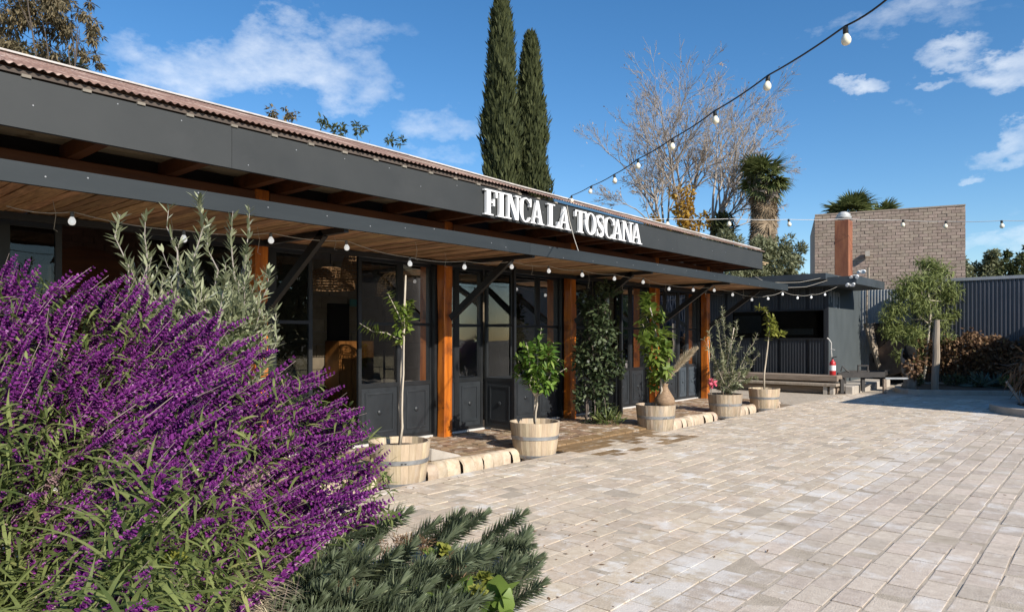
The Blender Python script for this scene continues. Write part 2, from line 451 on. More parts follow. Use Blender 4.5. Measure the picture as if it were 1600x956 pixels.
def efflorescence(name):
    """lime bloom that gathers along the seam between the two paving zones"""
    m = MATS[name]; n, l = m.node_tree.nodes, m.node_tree.links
    p = [k for k in n if k.type == 'BSDF_PRINCIPLED'][0]
    src = p.inputs['Base Color'].links[0].from_socket
    g = n.new('ShaderNodeNewGeometry'); sx = n.new('ShaderNodeSeparateXYZ'); l.new(g.outputs['Position'], sx.inputs[0])
    a = n.new('ShaderNodeMath'); a.operation = 'ADD'; a.inputs[1].default_value = 2.2; l.new(sx.outputs[0], a.inputs[0])
    b = n.new('ShaderNodeMath'); b.operation = 'ABSOLUTE'; l.new(a.outputs[0], b.inputs[0])
    c = n.new('ShaderNodeMapRange'); c.inputs[1].default_value = .75; c.inputs[2].default_value = .05; c.inputs[4].default_value = .16; l.new(b.outputs[0], c.inputs[0])
    z = n.new('ShaderNodeTexNoise'); z.inputs['Scale'].default_value = 3.1; z.inputs['Detail'].default_value = 7; z.inputs['Roughness'].default_value = .7
    l.new(g.outputs['Position'], z.inputs['Vector'])
    w = n.new('ShaderNodeMath'); w.operation = 'ADD'; l.new(z.outputs['Fac'], w.inputs[0]); l.new(c.outputs[0], w.inputs[1])
    r = n.new('ShaderNodeMath'); r.operation = 'MULTIPLY_ADD'; r.inputs[1].default_value = .10; l.new(g.outputs['Random Per Island'], r.inputs[0]); l.new(w.outputs[0], r.inputs[2])
    oi = n.new('ShaderNodeObjectInfo')
    r2 = n.new('ShaderNodeMath'); r2.operation = 'MULTIPLY_ADD'; r2.inputs[1].default_value = .10; l.new(oi.outputs['Random'], r2.inputs[0]); l.new(r.outputs[0], r2.inputs[2])
    k = n.new('ShaderNodeMapRange'); k.inputs[1].default_value = .70; k.inputs[2].default_value = .83; k.inputs[4].default_value = .55; l.new(r2.outputs[0], k.inputs[0])
    x = n.new('ShaderNodeMix'); x.data_type = 'RGBA'; l.new(k.outputs[0], x.inputs['Factor']); l.new(src, x.inputs[6]); x.inputs[7].default_value = (.68, .655, .62, 1)
    l.new(x.outputs[2], p.inputs['Base Color'])


efflorescence('paver_tan'); efflorescence('paver_grey')
# ------------------------------------------------------------------ object helpers
WLOC = {}


def link(o, parent=None, loc=None):
    COL.objects.link(o)
    w = Vector(loc) if loc is not None else (WLOC[parent.name].copy() if parent else Vector((0, 0, 0)))
    if parent:
        o.parent = parent
        o.location = w - WLOC[parent.name]
    else:
        o.location = w
    WLOC[o.name] = w
    return o


def tag(o, label=None, cat=None, group=None, kind=None):
    if label: o['label'] = label
    if cat: o['category'] = cat
    if group: o['group'] = group
    if kind: o['kind'] = kind
    return o


def thing(name, label, cat, loc=(0, 0, 0), group=None):
    o = bpy.data.objects.new(name, None)
    o.empty_display_size = .1
    link(o, None, loc)
    return tag(o, label, cat, group)


def np_mesh(name, V, Q, mat, smooth=False):
    """quads (n,4) or tris (n,3)"""
    me = bpy.data.meshes.new(name)
    V = np.asarray(V, dtype=np.float32); Q = np.asarray(Q, dtype=np.int32)
    k = Q.shape[1]
    me.vertices.add(len(V)); me.vertices.foreach_set('co', V.ravel())
    me.loops.add(Q.size); me.loops.foreach_set('vertex_index', Q.ravel())
    me.polygons.add(len(Q))
    me.polygons.foreach_set('loop_start', np.arange(0, Q.size, k, dtype=np.int32))
    me.update(calc_edges=True)
    me.validate()
    me.materials.append(M[mat])
    if smooth:
        me.polygons.foreach_set('use_smooth', np.ones(len(Q), dtype=bool))
    return me


def inst(name, me, parent, loc, quat=None, scale=None):
    o = bpy.data.objects.new(name, me)
    link(o, parent, loc)
    if quat is not None:
        o.rotation_mode = 'QUATERNION'; o.rotation_quaternion = quat
    if scale is not None:
        o.scale = scale
    return o


class MB:
    """collects shapes and links them as one mesh"""
    def __init__(s):
        s.v, s.f = [], []

    def add(s, vs, fs):
        b = len(s.v)
        s.v += [tuple(p) for p in vs]
        s.f += [tuple(b + i for i in q) for q in fs]
        return s

    def box(s, x0, x1, y0, y1, z0, z1):
        return s.add([(x0, y0, z0), (x1, y0, z0), (x1, y1, z0), (x0, y1, z0), (x0, y0, z1), (x1, y0, z1), (x1, y1, z1), (x0, y1, z1)],
                     [(0, 3, 2, 1), (4, 5, 6, 7), (0, 1, 5, 4), (1, 2, 6, 5), (2, 3, 7, 6), (3, 0, 4, 7)])

    def obox(s, c, a, b, d):
        c, a, b, d = Vector(c), Vector(a), Vector(b), Vector(d)
        vs = [c - a - b - d, c + a - b - d, c + a + b - d, c - a + b - d, c - a - b + d, c + a - b + d, c + a + b + d, c - a + b + d]
        return s.add(vs, [(0, 3, 2, 1), (4, 5, 6, 7), (0, 1, 5, 4), (1, 2, 6, 5), (2, 3, 7, 6), (3, 0, 4, 7)])

    def beam(s, p0, p1, w, h, up=UP):
        p0, p1 = Vector(p0), Vector(p1)
        t = (p1 - p0)
        side = t.cross(up).normalized()
        u = side.cross(t).normalized()
        return s.obox((p0 + p1) / 2, t / 2, side * w / 2, u * h / 2)

    def chamfer_box(s, x0, x1, y0, y1, z0, z1, c):
        """box whose top edges are chamfered"""
        return s.add([(x0, y0, z0), (x1, y0, z0), (x1, y1, z0), (x0, y1, z0),
                      (x0, y0, z1 - c), (x1, y0, z1 - c), (x1, y1, z1 - c), (x0, y1, z1 - c),
                      (x0 + c, y0 + c, z1), (x1 - c, y0 + c, z1), (x1 - c, y1 - c, z1), (x0 + c, y1 - c, z1)],
                     [(8, 9, 10, 11), (0, 1, 5, 4), (1, 2, 6, 5), (2, 3, 7, 6), (3, 0, 4, 7),
                      (4, 5, 9, 8), (5, 6, 10, 9), (6, 7, 11, 10), (7, 4, 8, 11)])

    def tube(s, pts, rad, n=6, cap=True):
        pts = [Vector(p) for p in pts]
        if not hasattr(rad, '__len__'):
            rad = [rad] * len(pts)
        vs, fs = [], []
        ref = None
        for i, p in enumerate(pts):
            t = (pts[min(i + 1, len(pts) - 1)] - pts[max(i - 1, 0)])
            if t.length < 1e-9: t = Vector((0, 0, 1))
            t.normalize()
            if ref is None:
                ref = Vector((1, 0, 0)) if abs(t.x) < .8 else Vector((0, 1, 0))
            a = (ref - t * ref.dot(t))
            if a.length < 1e-6:
                a = t.orthogonal()
            a.normalize(); ref = a
            b = t.cross(a)
            for k in range(n):
                g = 2 * math.pi * k / n
                vs.append(p + (a * math.cos(g) + b * math.sin(g)) * rad[i])
        for i in range(len(pts) - 1):
            for k in range(n):
                fs.append((i * n + k, i * n + (k + 1) % n, (i + 1) * n + (k + 1) % n, (i + 1) * n + k))
        if cap:
            fs.append(tuple(range(n - 1, -1, -1))); fs.append(tuple((len(pts) - 1) * n + k for k in range(n)))
        return s.add(vs, fs)

    def lathe(s, c, prof, n=20, cap=True):
        c = Vector(c)
        vs, fs = [], []
        for (r, z) in prof:
            for k in range(n):
                g = 2 * math.pi * k / n
                vs.append(c + Vector((r * math.cos(g), r * math.sin(g), z)))
        for i in range(len(prof) - 1):
            for k in range(n):
                fs.append((i * n + k, i * n + (k + 1) % n, (i + 1) * n + (k + 1) % n, (i + 1) * n + k))
        if cap:
            fs.append(tuple(range(n - 1, -1, -1))); fs.append(tuple((len(prof) - 1) * n + k for k in range(n)))
        return s.add(vs, fs)

    def mesh(s, name, mat, off=Vector((0, 0, 0)), smooth=False, bevel=0):
        me = bpy.data.meshes.new(name)
        me.from_pydata([(v[0] - off.x, v[1] - off.y, v[2] - off.z) for v in s.v], [], s.f)
        if bevel:
            bm = bmesh.new(); bm.from_mesh(me)
            bmesh.ops.bevel(bm, geom=[e for e in bm.edges if len(e.link_faces) == 2 and e.calc_face_angle(0) > .5], offset=bevel, segments=1,
                            affect='EDGES', clamp_overlap=True)
            bm.to_mesh(me); bm.free()
        me.update()
        me.materials.append(M[mat])
        if smooth:
            me.polygons.foreach_set('use_smooth', [True] * len(me.polygons))
            if smooth != 1:
                me.set_sharp_from_angle(angle=math.radians(smooth))
        return me

    def build(s, name, mat, parent=None, smooth=False, bevel=0, loc=None):
        w = Vector(loc) if loc is not None else (WLOC[parent.name].copy() if parent else Vector((0, 0, 0)))
        o = bpy.data.objects.new(name, s.mesh(name, mat, w, smooth, bevel))
        return link(o, parent, w)


def copy_tree(o, loc, label=None, parent=None):
    c = o.copy(); COL.objects.link(c)
    if parent: c.parent = parent
    if loc is not None: c.location = loc
    if label: c['label'] = label
    WLOC[c.name] = Vector(c.location) + (WLOC[parent.name] if parent else Vector())
    for ch in list(o.children):
        copy_tree(ch, None, None, c)
    return c


def unit(v):
    return v / np.maximum(np.linalg.norm(v, axis=1, keepdims=True), 1e-9)


def leaves(P, D, N, L, Wd, bend=0.2, prof=(.25, 1, .06)):
    """numpy leaf blades: strips of len(prof)-1 quads each. returns V, Q"""
    P, D, N = np.asarray(P, float), unit(np.asarray(D, float)), np.asarray(N, float)
    n = len(P)
    L = np.broadcast_to(np.asarray(L, float), (n,)); Wd = np.broadcast_to(np.asarray(Wd, float), (n,))
    bend = np.broadcast_to(np.asarray(bend, float), (n,))
    S = unit(np.cross(D, N) + 1e-6)
    N = unit(np.cross(S, D))
    k = len(prof)
    V = np.zeros((n, k, 2, 3))
    for i in range(k):
        t = i / (k - 1)
        c = P + D * (L * t)[:, None] - N * (bend * L * t * t)[:, None]
        w = (Wd * prof[i] / 2)[:, None]
        V[:, i, 0] = c - S * w
        V[:, i, 1] = c + S * w
    base = (np.arange(n) * k * 2)[:, None]
    Q = []
    for i in range(k - 1):
        Q.append(np.concatenate([base + 2 * i, base + 2 * i + 1, base + 2 * i + 3, base + 2 * i + 2], axis=1))
    Q = np.stack(Q, axis=1).reshape(-1, 4)
    return V.reshape(-1, 3), Q


def rand_dirs(n, up=0.0):
    d = nrg.normal(size=(n, 3)); d = unit(d); d[:, 2] += up
    return unit(d)


def np_obj(name, V, Q, mat, parent, smooth=False):
    w = WLOC[parent.name]
    me = np_mesh(name, np.asarray(V) - np.array(w), Q, mat, smooth)
    return inst(name, me, parent, w)

# ------------------------------------------------------------------ ground and paving
def in_poly(p, poly):
    x, y = p; c = False
    for i in range(len(poly)):
        x1, y1 = poly[i]; x2, y2 = poly[i - 1]
        if (y1 > y) != (y2 > y) and x < (x2 - x1) * (y - y1) / (y2 - y1) + x1:
            c = not c
    return c


def flat(name, pts, z, mat, kind='structure', thick=0.0, parent=None):
    b = MB()
    n = len(pts)
    if thick:
        b.add([(p[0], p[1], z) for p in pts] + [(p[0], p[1], z - thick) for p in pts],
              [tuple(range(n))] + [(i, n + i, n + (i + 1) % n, (i + 1) % n) for i in range(n)])
    else:
        b.add([(p[0], p[1], z) for p in pts], [tuple(range(n))])
    o = b.build(name, mat, parent)
    if kind and not parent: tag(o, kind=kind)
    return o


def smooth_poly(pts, k=3):
    """round a closed outline"""
    for _ in range(k):
        q = []
        for i in range(len(pts)):
            a, b = Vector(pts[i]), Vector(pts[(i + 1) % len(pts)])
            q += [a * .75 + b * .25, a * .25 + b * .75]
        pts = [tuple(v) for v in q]
    return pts


TR0, TR1 = -6.27, -5.86                     # planter trench between porch and paving
BR0, BR1 = 8.02, 10.75                      # stretch where paving bridges the trench
flat('ground', [(-600, -600), (600, -600), (600, 900), (-600, 900)], -.30, 'ground_dirt')
b = MB()
b.box(TR1, 40, -20, 60, -.29, -.0032)
o = b.build('paving', 'joint_sand'); tag(o, 'courtyard of pale tan brick pavers with sandy joints', kind='structure')
PAV = o
b = MB(); b.box(TR0 - .02, TR1, BR0, BR1, -.29, -.0042); b.box(TR0 - .02, TR1, 17.2, 40, -.29, -.012)
b.box(-40, TR0 - .02, 17.6, 60, -.29, -.012)
b.build('paving_bed', 'joint_sand', PAV)

bed_rd = [(-6.5, .3), (.35, .3), (.42, 2.6), (.15, 3.55), (-.35, 4.25), (-1.15, 5.15), (-2.0, 5.75), (-2.6, 5.85), (-4.0, 4.2), (-6.5, 2.5)]
BED = smooth_poly([tuple(rd(r, d).xy) for r, d in bed_rd], 2)
rb = [(-5.3, 24.1), (-4.75, 22.15), (-3.4, 22.75), (-2.2, 23.6), (.5, 24.6), (5, 25.5), (5, 27.2), (-5.3, 27.2)]
RBED = smooth_poly(rb, 2)
SEAM = -2.08

cand = []


def lay(x0, x1, y0, y1, cw, lmin, lmax, joint, zone):
    nx = int(round((x1 - x0) / cw)); cw = (x1 - x0) / nx
    for i in range(nx):
        y = y0 - rnd.random() * .3
        wob = rnd.uniform(-.006, .006)
        while y < y1:
            L = rnd.uniform(lmin, lmax)
            cx, cy = x0 + (i + .5) * cw + wob, y + L / 2
            w, l = cw - joint + rnd.uniform(-.006, .004), L - joint * .75 + rnd.uniform(-.004, .002)
            y += L
            if cy < y0 or cy > y1: continue
            v = Vector((cx, cy, 0))
            d, r = v.dot(DV), v.dot(RV)
            if d < 2.2 and r < 4: pass
            if in_poly((cx, cy), BED) or in_poly((cx, cy), RBED): continue
            if (cx + .3) ** 2 + (cy - 18.9) ** 2 < 1.9 ** 2: continue
            cand.append((d, r, cx, cy, w, l, 'wet' if zone == 'tan' and cx < -5.15 and 8.0 < cy < 10.6 and rnd.random() < (.85 if cx < -5.6 else .4) else zone))


lay(TR1, SEAM, .6, 21.6, .183, .23, .33, .008, 'tan')
lay(SEAM, 2.2, .6, 21.6, .183, .24, .36, .017, 'grey')
lay(TR0, TR1, BR0, BR1, .19, .24, .32, .010, 'wet')
vis = sorted([c for c in cand if c[0] > 2.5 and -.62 * c[0] < c[1] < .75 * c[0] and 1760 / c[0] < 440], key=lambda c: c[0])
single = set(id(c) for c in vis[:298])
ub = MB(); ub.chamfer_box(-.5, .5, -.5, .5, -1, 0, .03)
PME = {'tan': ub.mesh('paver', 'paver_tan'), 'grey': ub.mesh('paver', 'paver_grey')}
rest = {'tan': MB(), 'grey': MB(), 'wet': MB()}
for c in cand:
    d, r, cx, cy, w, l, zone = c
    dz = rnd.gauss(0, .0018); tx, ty = rnd.gauss(0, .010), rnd.gauss(0, .004); rz = rnd.gauss(0, .012)
    if id(c) in single:
        o = inst('paver', PME[zone], PAV, (cx, cy, dz))
        o.scale = (w, l, .028); o.rotation_euler = (tx, ty, rz)
    else:
        if d < -3 or d > 26: continue
        m = rest[zone]
        mt = Matrix.Translation((cx, cy, dz)) @ Matrix.Rotation(rz, 4, 'Z') @ Matrix.Rotation(tx, 4, 'X') @ Matrix.Rotation(ty, 4, 'Y')
        hx, hy, cc = w / 2, l / 2, .006
        if d < 11:
            e2 = .0022
            P = [(-hx, -hy, -.02), (hx, -hy, -.02), (hx, hy, -.02), (-hx, hy, -.02), (-hx + .001, -hy + .001, -e2), (hx - .001, -hy + .001, -e2), (hx - .001, hy - .001, -e2), (-hx + .001, hy - .001, -e2),
                 (-hx + cc, -hy + cc, 0), (hx - cc, -hy + cc, 0), (hx - cc, hy - cc, 0), (-hx + cc, hy - cc, 0)]
            m.add([mt @ Vector(p) for p in P], [(8, 9, 10, 11), (0, 1, 5, 4), (1, 2, 6, 5), (2, 3, 7, 6), (3, 0, 4, 7), (4, 5, 9, 8), (5, 6, 10, 9), (6, 7, 11, 10), (7, 4, 8, 11)])
        else:
            P = [(-hx, -hy, -.02), (hx, -hy, -.02), (hx, hy, -.02), (-hx, hy, -.02), (-hx + .001, -hy + .001, 0), (hx - .001, -hy + .001, 0), (hx - .001, hy - .001, 0), (-hx + .001, hy - .001, 0)]
            m.add([mt @ Vector(p) for p in P], [(4, 5, 6, 7), (0, 1, 5, 4), (1, 2, 6, 5), (2, 3, 7, 6), (3, 0, 4, 7)])
for z in rest:
    tag(rest[z].build('pavers', 'wet_brick' if z == 'wet' else 'paver_' + z, PAV), kind='stuff')

# dry leaves and crumbs blown over the paving
_P, _D = [], []
for _k in range(520):
    if _k % 3 == 0: _x, _y = TR1 + abs(rnd.gauss(0, .25)) + .02, rnd.uniform(2, 20)
    elif _k % 3 == 1: _x, _y = rnd.uniform(-5.6, 0), rnd.uniform(2.5, 20)
    else:
        _v = rd(rnd.uniform(-1.6, .9), rnd.uniform(3.6, 6.2)); _x, _y = _v.x, _v.y
    _P.append((_x, _y, .004)); _D.append((rnd.gauss(0, 1), rnd.gauss(0, 1), rnd.uniform(0, .25)))
_V, _Q = leaves(_P, _D, [(rnd.gauss(0, .2), rnd.gauss(0, .2), 1) for _ in _P], nrg.uniform(.012, .05, len(_P)), nrg.uniform(.006, .02, len(_P)), .1, (.4, 1, .1))
_o = bpy.data.objects.new('leaf_litter', np_mesh('leaf_litter', _V, _Q, 'dry_leaf')); link(_o); tag(_o, kind='stuff')
# planting bed soil (a low mound)
b = MB()
cx = sum(p[0] for p in BED) / len(BED); cy = sum(p[1] for p in BED) / len(BED)
rings = []
for k, (f, z) in enumerate([(1.0, -.02), (.97, .05), (.85, .11), (.6, .2), (.3, .26)]):
    rings.append([(cx + (p[0] - cx) * f, cy + (p[1] - cy) * f, z + (rnd.uniform(-.03, .03) if k else 0)) for p in BED])
n = len(BED)
b.add([p for r in rings for p in r] + [(cx, cy, .28)],
      [(k * n + i, k * n + (i + 1) % n, (k + 1) * n + (i + 1) % n, (k + 1) * n + i) for k in range(4) for i in range(n)] +
      [(4 * n + i, 4 * n + (i + 1) % n, 5 * n) for i in range(n)])
tag(b.build('soil_bed', 'soil', smooth=True), kind='structure')

# porch
PZ = .05
b = MB(); b.box(-8.3, TR0 - .12, -3, 17.4, -.29, PZ - .012)
POR = b.build('porch_floor', 'porch_joint'); tag(POR, kind='structure')
pc = []
nx = 15
for i in range(nx):
    w = (8.22 - 6.42) / nx
    y = -2.5 - rnd.random() * .2
    while y < 17.3:
        L = rnd.uniform(.21, .27)
        x = -8.22 + (i + .5) * w
        v = Vector((x, y + L / 2, 0)); d, r = v.dot(DV), v.dot(RV)
        pc.append((d, r, x, y + L / 2, w - .01, L - .01)); y += L
pv = set(id(c) for c in sorted([c for c in pc if -.24 * c[0] < c[1] < .3 * c[0]], key=lambda c: c[0])[:260])
bme = ub.mesh('brick', 'porch_brick')
rb_ = MB()
for c in pc:
    d, r, x, y, w, l = c
    dz = rnd.gauss(0, .003)
    if id(c) in pv:
        o = inst('brick', bme, POR, (x, y, PZ + dz)); o.scale = (w, l, .028); o.rotation_euler = (rnd.gauss(0, .01), rnd.gauss(0, .01), rnd.gauss(0, .01))
    else:
        rb_.chamfer_box(x - w / 2, x + w / 2, y - l / 2, y + l / 2, PZ - .03, PZ + dz, .005)
tag(rb_.build('bricks', 'porch_brick', POR), kind='stuff')
# wet bricks that carry the porch onto the bridge
b = MB()
for i in range(1):
    y = BR0 + .02
    while y < BR1 - .1:
        L = rnd.uniform(.2, .26)
        b.obox((TR0 - .06, y + L / 2, .012), (.085, 0, -.012), (0, L / 2 - .006, 0), (0, 0, .02)); y += L
tag(b.build('wet_bricks', 'wet_brick', POR), kind='stuff')
# rounded stones along the porch edge
y = -2.0
while y < 17.2:
    L = rnd.uniform(.15, .24)
    if not (BR0 - .05 < y + L / 2 < BR1 + .05):
        b = MB()
        x0, x1 = TR0 - .17, TR0 + rnd.uniform(-.03, .03)
        hz = rnd.uniform(-.008, .012)
        prof = [(x0, PZ + .006 + hz), (x0 + (x1 - x0) * .45, PZ + .012 + hz), (x0 + (x1 - x0) * .75, PZ - .004), (x0 + (x1 - x0) * .93, PZ - .045), (x1, PZ - .11), (x1 - .01, -.28)]
        vs = []
        for yy, s in ((y + .004, .0), (y + .022, 1), (y + L - .022, 1), (y + L - .004, 0)):
            for (px, pz) in prof:
                vs.append((px - (0 if s else .012) + rnd.uniform(-.004, .004), yy + rnd.uniform(-.006, .006), pz - (0 if s else .018)))
        k = len(prof)
        fs = [(a * k + i, a * k + i + 1, (a + 1) * k + i + 1, (a + 1) * k + i) for a in range(3) for i in range(k - 1)]
        b.add(vs, fs)
        b.build('edge_stone', 'edge_stone', POR, smooth=50)
    y += L
# stone wedge by the first tub
b = MB()
b.add([(-6.75, 5.95, PZ), (-6.5, 6.0, PZ), (-6.46, 6.5, PZ), (-6.72, 6.52, PZ), (-6.74, 5.97, PZ + .17), (-6.51, 6.02, PZ + .16), (-6.47, 6.46, PZ + .03), (-6.71, 6.47, PZ + .03)],
      [(0, 3, 2, 1), (4, 5, 6, 7), (0, 1, 5, 4), (1, 2, 6, 5), (2, 3, 7, 6), (3, 0, 4, 7)])
tag(b.build('stone_wedge', 'concrete', bevel=.012), 'small grey stone wedge lying on the porch beside the nearest barrel planter', 'stone')

# raised beds on the right
RB = thing('garden_bed', 'long kerbed garden bed in front of the dried hedge and dark metal fence', 'garden bed', (-3, 23.5, 0))
flat('soil', [((p[0] + 2) * .97 - 2, (p[1] - 25) * .94 + 25) for p in RBED], .085, 'soil', parent=RB)
b = MB()


def kerb_ring(b, pts, w, z0, z1):
    n = len(pts)
    c = Vector((sum(p[0] for p in pts) / n, sum(p[1] for p in pts) / n))
    inn = []
    for i in range(n):
        a, q = Vector(pts[i - 1]), Vector(pts[(i + 1) % n])
        t = (q - a).normalized(); nn = Vector((-t.y, t.x))
        if nn.dot(c - Vector(pts[i])) < 0: nn = -nn
        inn.append(Vector(pts[i]) + nn * w)
    vs = [(p[0], p[1], z0) for p in pts] + [(p[0] * .9985 + c.x * .0015, p[1] * .9985 + c.y * .0015, z1) for p in pts] + [(p.x, p.y, z1) for p in inn] + [(p.x, p.y, z0) for p in inn]
    fs = []
    for i in range(n):
        j = (i + 1) % n
        for k in range(3):
            fs.append((k * n + i, k * n + j, (k + 1) * n + j, (k + 1) * n + i))
    b.add(vs, fs)


kerb_ring(b, RBED, .16, -.05, .13)
b.build('kerb', 'concrete', RB)
circ = [(-.3 + 1.9 * math.cos(a / 40 * 2 * math.pi), 18.9 + 1.9 * math.sin(a / 40 * 2 * math.pi)) for a in range(40)]
CB = thing('round_bed', 'low round stone bed with a raised inner ring at the edge of the paving', 'garden bed', (-.3, 18.9, 0))
b = MB(); kerb_ring(b, circ, .5, -.05, .15); b.build('kerb', 'concrete', CB)
b = MB(); kerb_ring(b, [(-.3 + 1.25 * math.cos(a / 40 * 2 * math.pi), 18.9 + 1.25 * math.sin(a / 40 * 2 * math.pi)) for a in range(40)], .3, .0, .36)
b.build('inner_ring', 'concrete', CB)
flat('soil', [(-.3 + 1.39 * math.cos(a / 24 * 2 * math.pi), 18.9 + 1.39 * math.sin(a / 24 * 2 * math.pi)) for a in range(24)], .14, 'soil', parent=CB)
flat('soil', [(-.3 + .95 * math.cos(a / 24 * 2 * math.pi), 18.9 + .95 * math.sin(a / 24 * 2 * math.pi)) for a in range(24)], .3, 'soil', parent=CB)

# ------------------------------------------------------------------ restaurant building
BLD = thing('restaurant_building', 'long dark steel and glass restaurant with timber posts, plank awning and rusty corrugated roof', 'building', (-8, 8, 0))
POSTS = [1.30, 4.51, 7.66, 10.97, 14.21, 16.82]
XF = -8.2
for y in POSTS + [-1.9]:
    b = MB()
    # hand hewn post: slightly irregular square section
    vs = []
    hh = .090
    zs = [PZ, .5, 1.0, 1.5, 2.0, 2.5, 3.0, 3.40]
    for z in zs:
        for (sx, sy) in ((-1, -1), (1, -1), (1, 1), (-1, 1)):
            vs.append((-8.0 + sx * (hh + rnd.uniform(-.012, .006)), y + sy * (hh + rnd.uniform(-.012, .006)), z))
    fs = [(k * 4 + i, k * 4 + (i + 1) % 4, k * 4 + 4 + (i + 1) % 4, k * 4 + 4 + i) for k in range(len(zs) - 1) for i in range(4)] + [(len(zs) * 4 - 4, len(zs) * 4 - 3, len(zs) * 4 - 2, len(zs) * 4 - 1)]
    b.add(vs, fs)
    b.build('post', 'post_wood', BLD, bevel=.012)
ps = [-1.9] + POSTS
for a, c in zip(ps[:-1], ps[1:]):
    b = MB(); b.box(-8.10, -7.90, a + .10, c - .10, 3.08, 3.375); b.build('beam', 'beam_wood', BLD, bevel=.01)
b = MB(); b.box(-8.10, -7.90, 16.92, 17.70, 3.08, 3.375); b.build('beam', 'beam_wood', BLD, bevel=.01)
y = -1.9
ry = []
for a, c in zip(ps[:-1], ps[1:]):
    ry += [a - .20, a + .26, a + (c - a) * .36, a + (c - a) * .66]
ry += [16.62, 17.08, 17.6]
rb2 = MB(); rb2.obox((0, 0, 0), (.60, 0, 0), (0, .055, 0), (0, 0, .075))
rme = rb2.mesh('rafter', 'beam_wood')
for y in ry:
    inst('rafter', rme, BLD, (-7.53, y, 3.455))
pme = MB().box(-.088, .088, -2.2, 2.2, -.011, .011).mesh('soffit_plank', 'soffit_wood')
for i in range(6):
    for k in range(5):
        inst('soffit_plank', pme, BLD, (-7.06 - i * .185, -.8 + k * 4.42 - .7 + .3 * (i % 2), 3.545 + rnd.uniform(-.003, .003)))
# fascias
for a, c in ((-2.5, 3.59), (3.594, 8.39), (8.394, 13.19), (13.194, 17.78)):
    b = MB(); b.box(-6.945, -6.90, a, c, 3.335, 3.762); b.build('fascia_panel', 'fascia_paint', BLD)
b = MB(); b.box(-8.3, -6.945, 17.735, 17.78, 3.335, 3.762); b.build('fascia_panel', 'fascia_paint', BLD)
for a, c in ((-2.5, 7.53), (7.534, 13.5), (13.504, 17.53)):
    b = MB(); b.box(-6.21, -6.17, a, c, 2.744, 2.902); b.box(-6.30, -6.211, a, c, 2.862, 2.90)
    b.build('awning_fascia', 'awning_paint', BLD)
b = MB(); b.box(-8.0, -6.215, 17.49, 17.53, 2.744, 2.902); b.build('awning_fascia', 'awning_paint', BLD)
b = MB(); b.box(-7.86, -6.215, -2.5, 17.48, 2.835, 2.860); b.build('awning_sheet', 'bounce_metal', BLD)  # sheet made paler to bounce light up to the soffit
slat_me = []
for k in range(5):
    b = MB()
    vs = []
    for xx in np.linspace(-.84, .84, 6):
        for (sy, sz) in ((-1, -1), (1, -1), (1, 1), (-1, 1)):
            vs.append((xx, sy * (.046 + rnd.uniform(-.008, .004)), sz * .014 + rnd.uniform(-.006, .004)))
    fs = [(i * 4 + j, i * 4 + (j + 1) % 4, i * 4 + 4 + (j + 1) % 4, i * 4 + 4 + j) for i in range(5) for j in range(4)] + [(3, 2, 1, 0), (20, 21, 22, 23)]
    b.add(vs, fs); slat_me.append(b.mesh('awning_slat', 'cane_wood'))
y = -2.4; i = 0
while y < 17.4:
    o = inst('awning_slat', slat_me[i % 5], BLD, (-7.06 + rnd.uniform(-.015, .0), y, 2.792 + rnd.uniform(-.008, .006)))
    o.rotation_euler = (rnd.gauss(0, .06), 0, rnd.gauss(0, .012)); y += .098; i += 1
for y in ps:
    b = MB(); b.beam((-7.86, y, 1.90), (-6.62, y, 2.745), .06, .10); b.build('brace', 'steel_black', BLD)
    b = MB(); b.box(-7.865, -6.215, y - .03, y + .03, 2.715, 2.772); b.build('awning_arm', 'steel_black', BLD)
b = MB(); b.box(-7.86, -7.80, -2.5, 17.48, 2.70, 2.765); b.build('awning_rail', 'steel_black', BLD)
sme = MB().lathe((0, 0, 0), [(.007, 0), (.006, .004)], 8).mesh('fixing_screw', 'hoop_steel')
for k in range(30):
    o = inst('fixing_screw', sme, BLD, (-6.9, -.6 + k * .62 + rnd.uniform(-.05, .05), rnd.choice((3.40, 3.55, 3.70)) + rnd.uniform(-.03, .03))); o.rotation_euler = (0, math.pi / 2, 0)
    o = inst('fixing_screw', sme, BLD, (-6.17, -.9 + k * .62 + rnd.uniform(-.2, .2), rnd.uniform(2.76, 2.89))); o.rotation_euler = (0, math.pi / 2, 0)
# facade head, and a dark panel put in for the shaded void above
for a, c in zip(ps[:-1], ps[1:]):
    b = MB(); b.box(XF - .05, XF + .05, a + .097, c - .097, 2.75, 2.86); b.build('door_head', 'steel_black', BLD)
b = MB(); b.box(XF - .12, XF - .06, -2.5, 17.4, 2.80, 3.60); b.build('dark_void_panel', 'inner_dark', BLD)


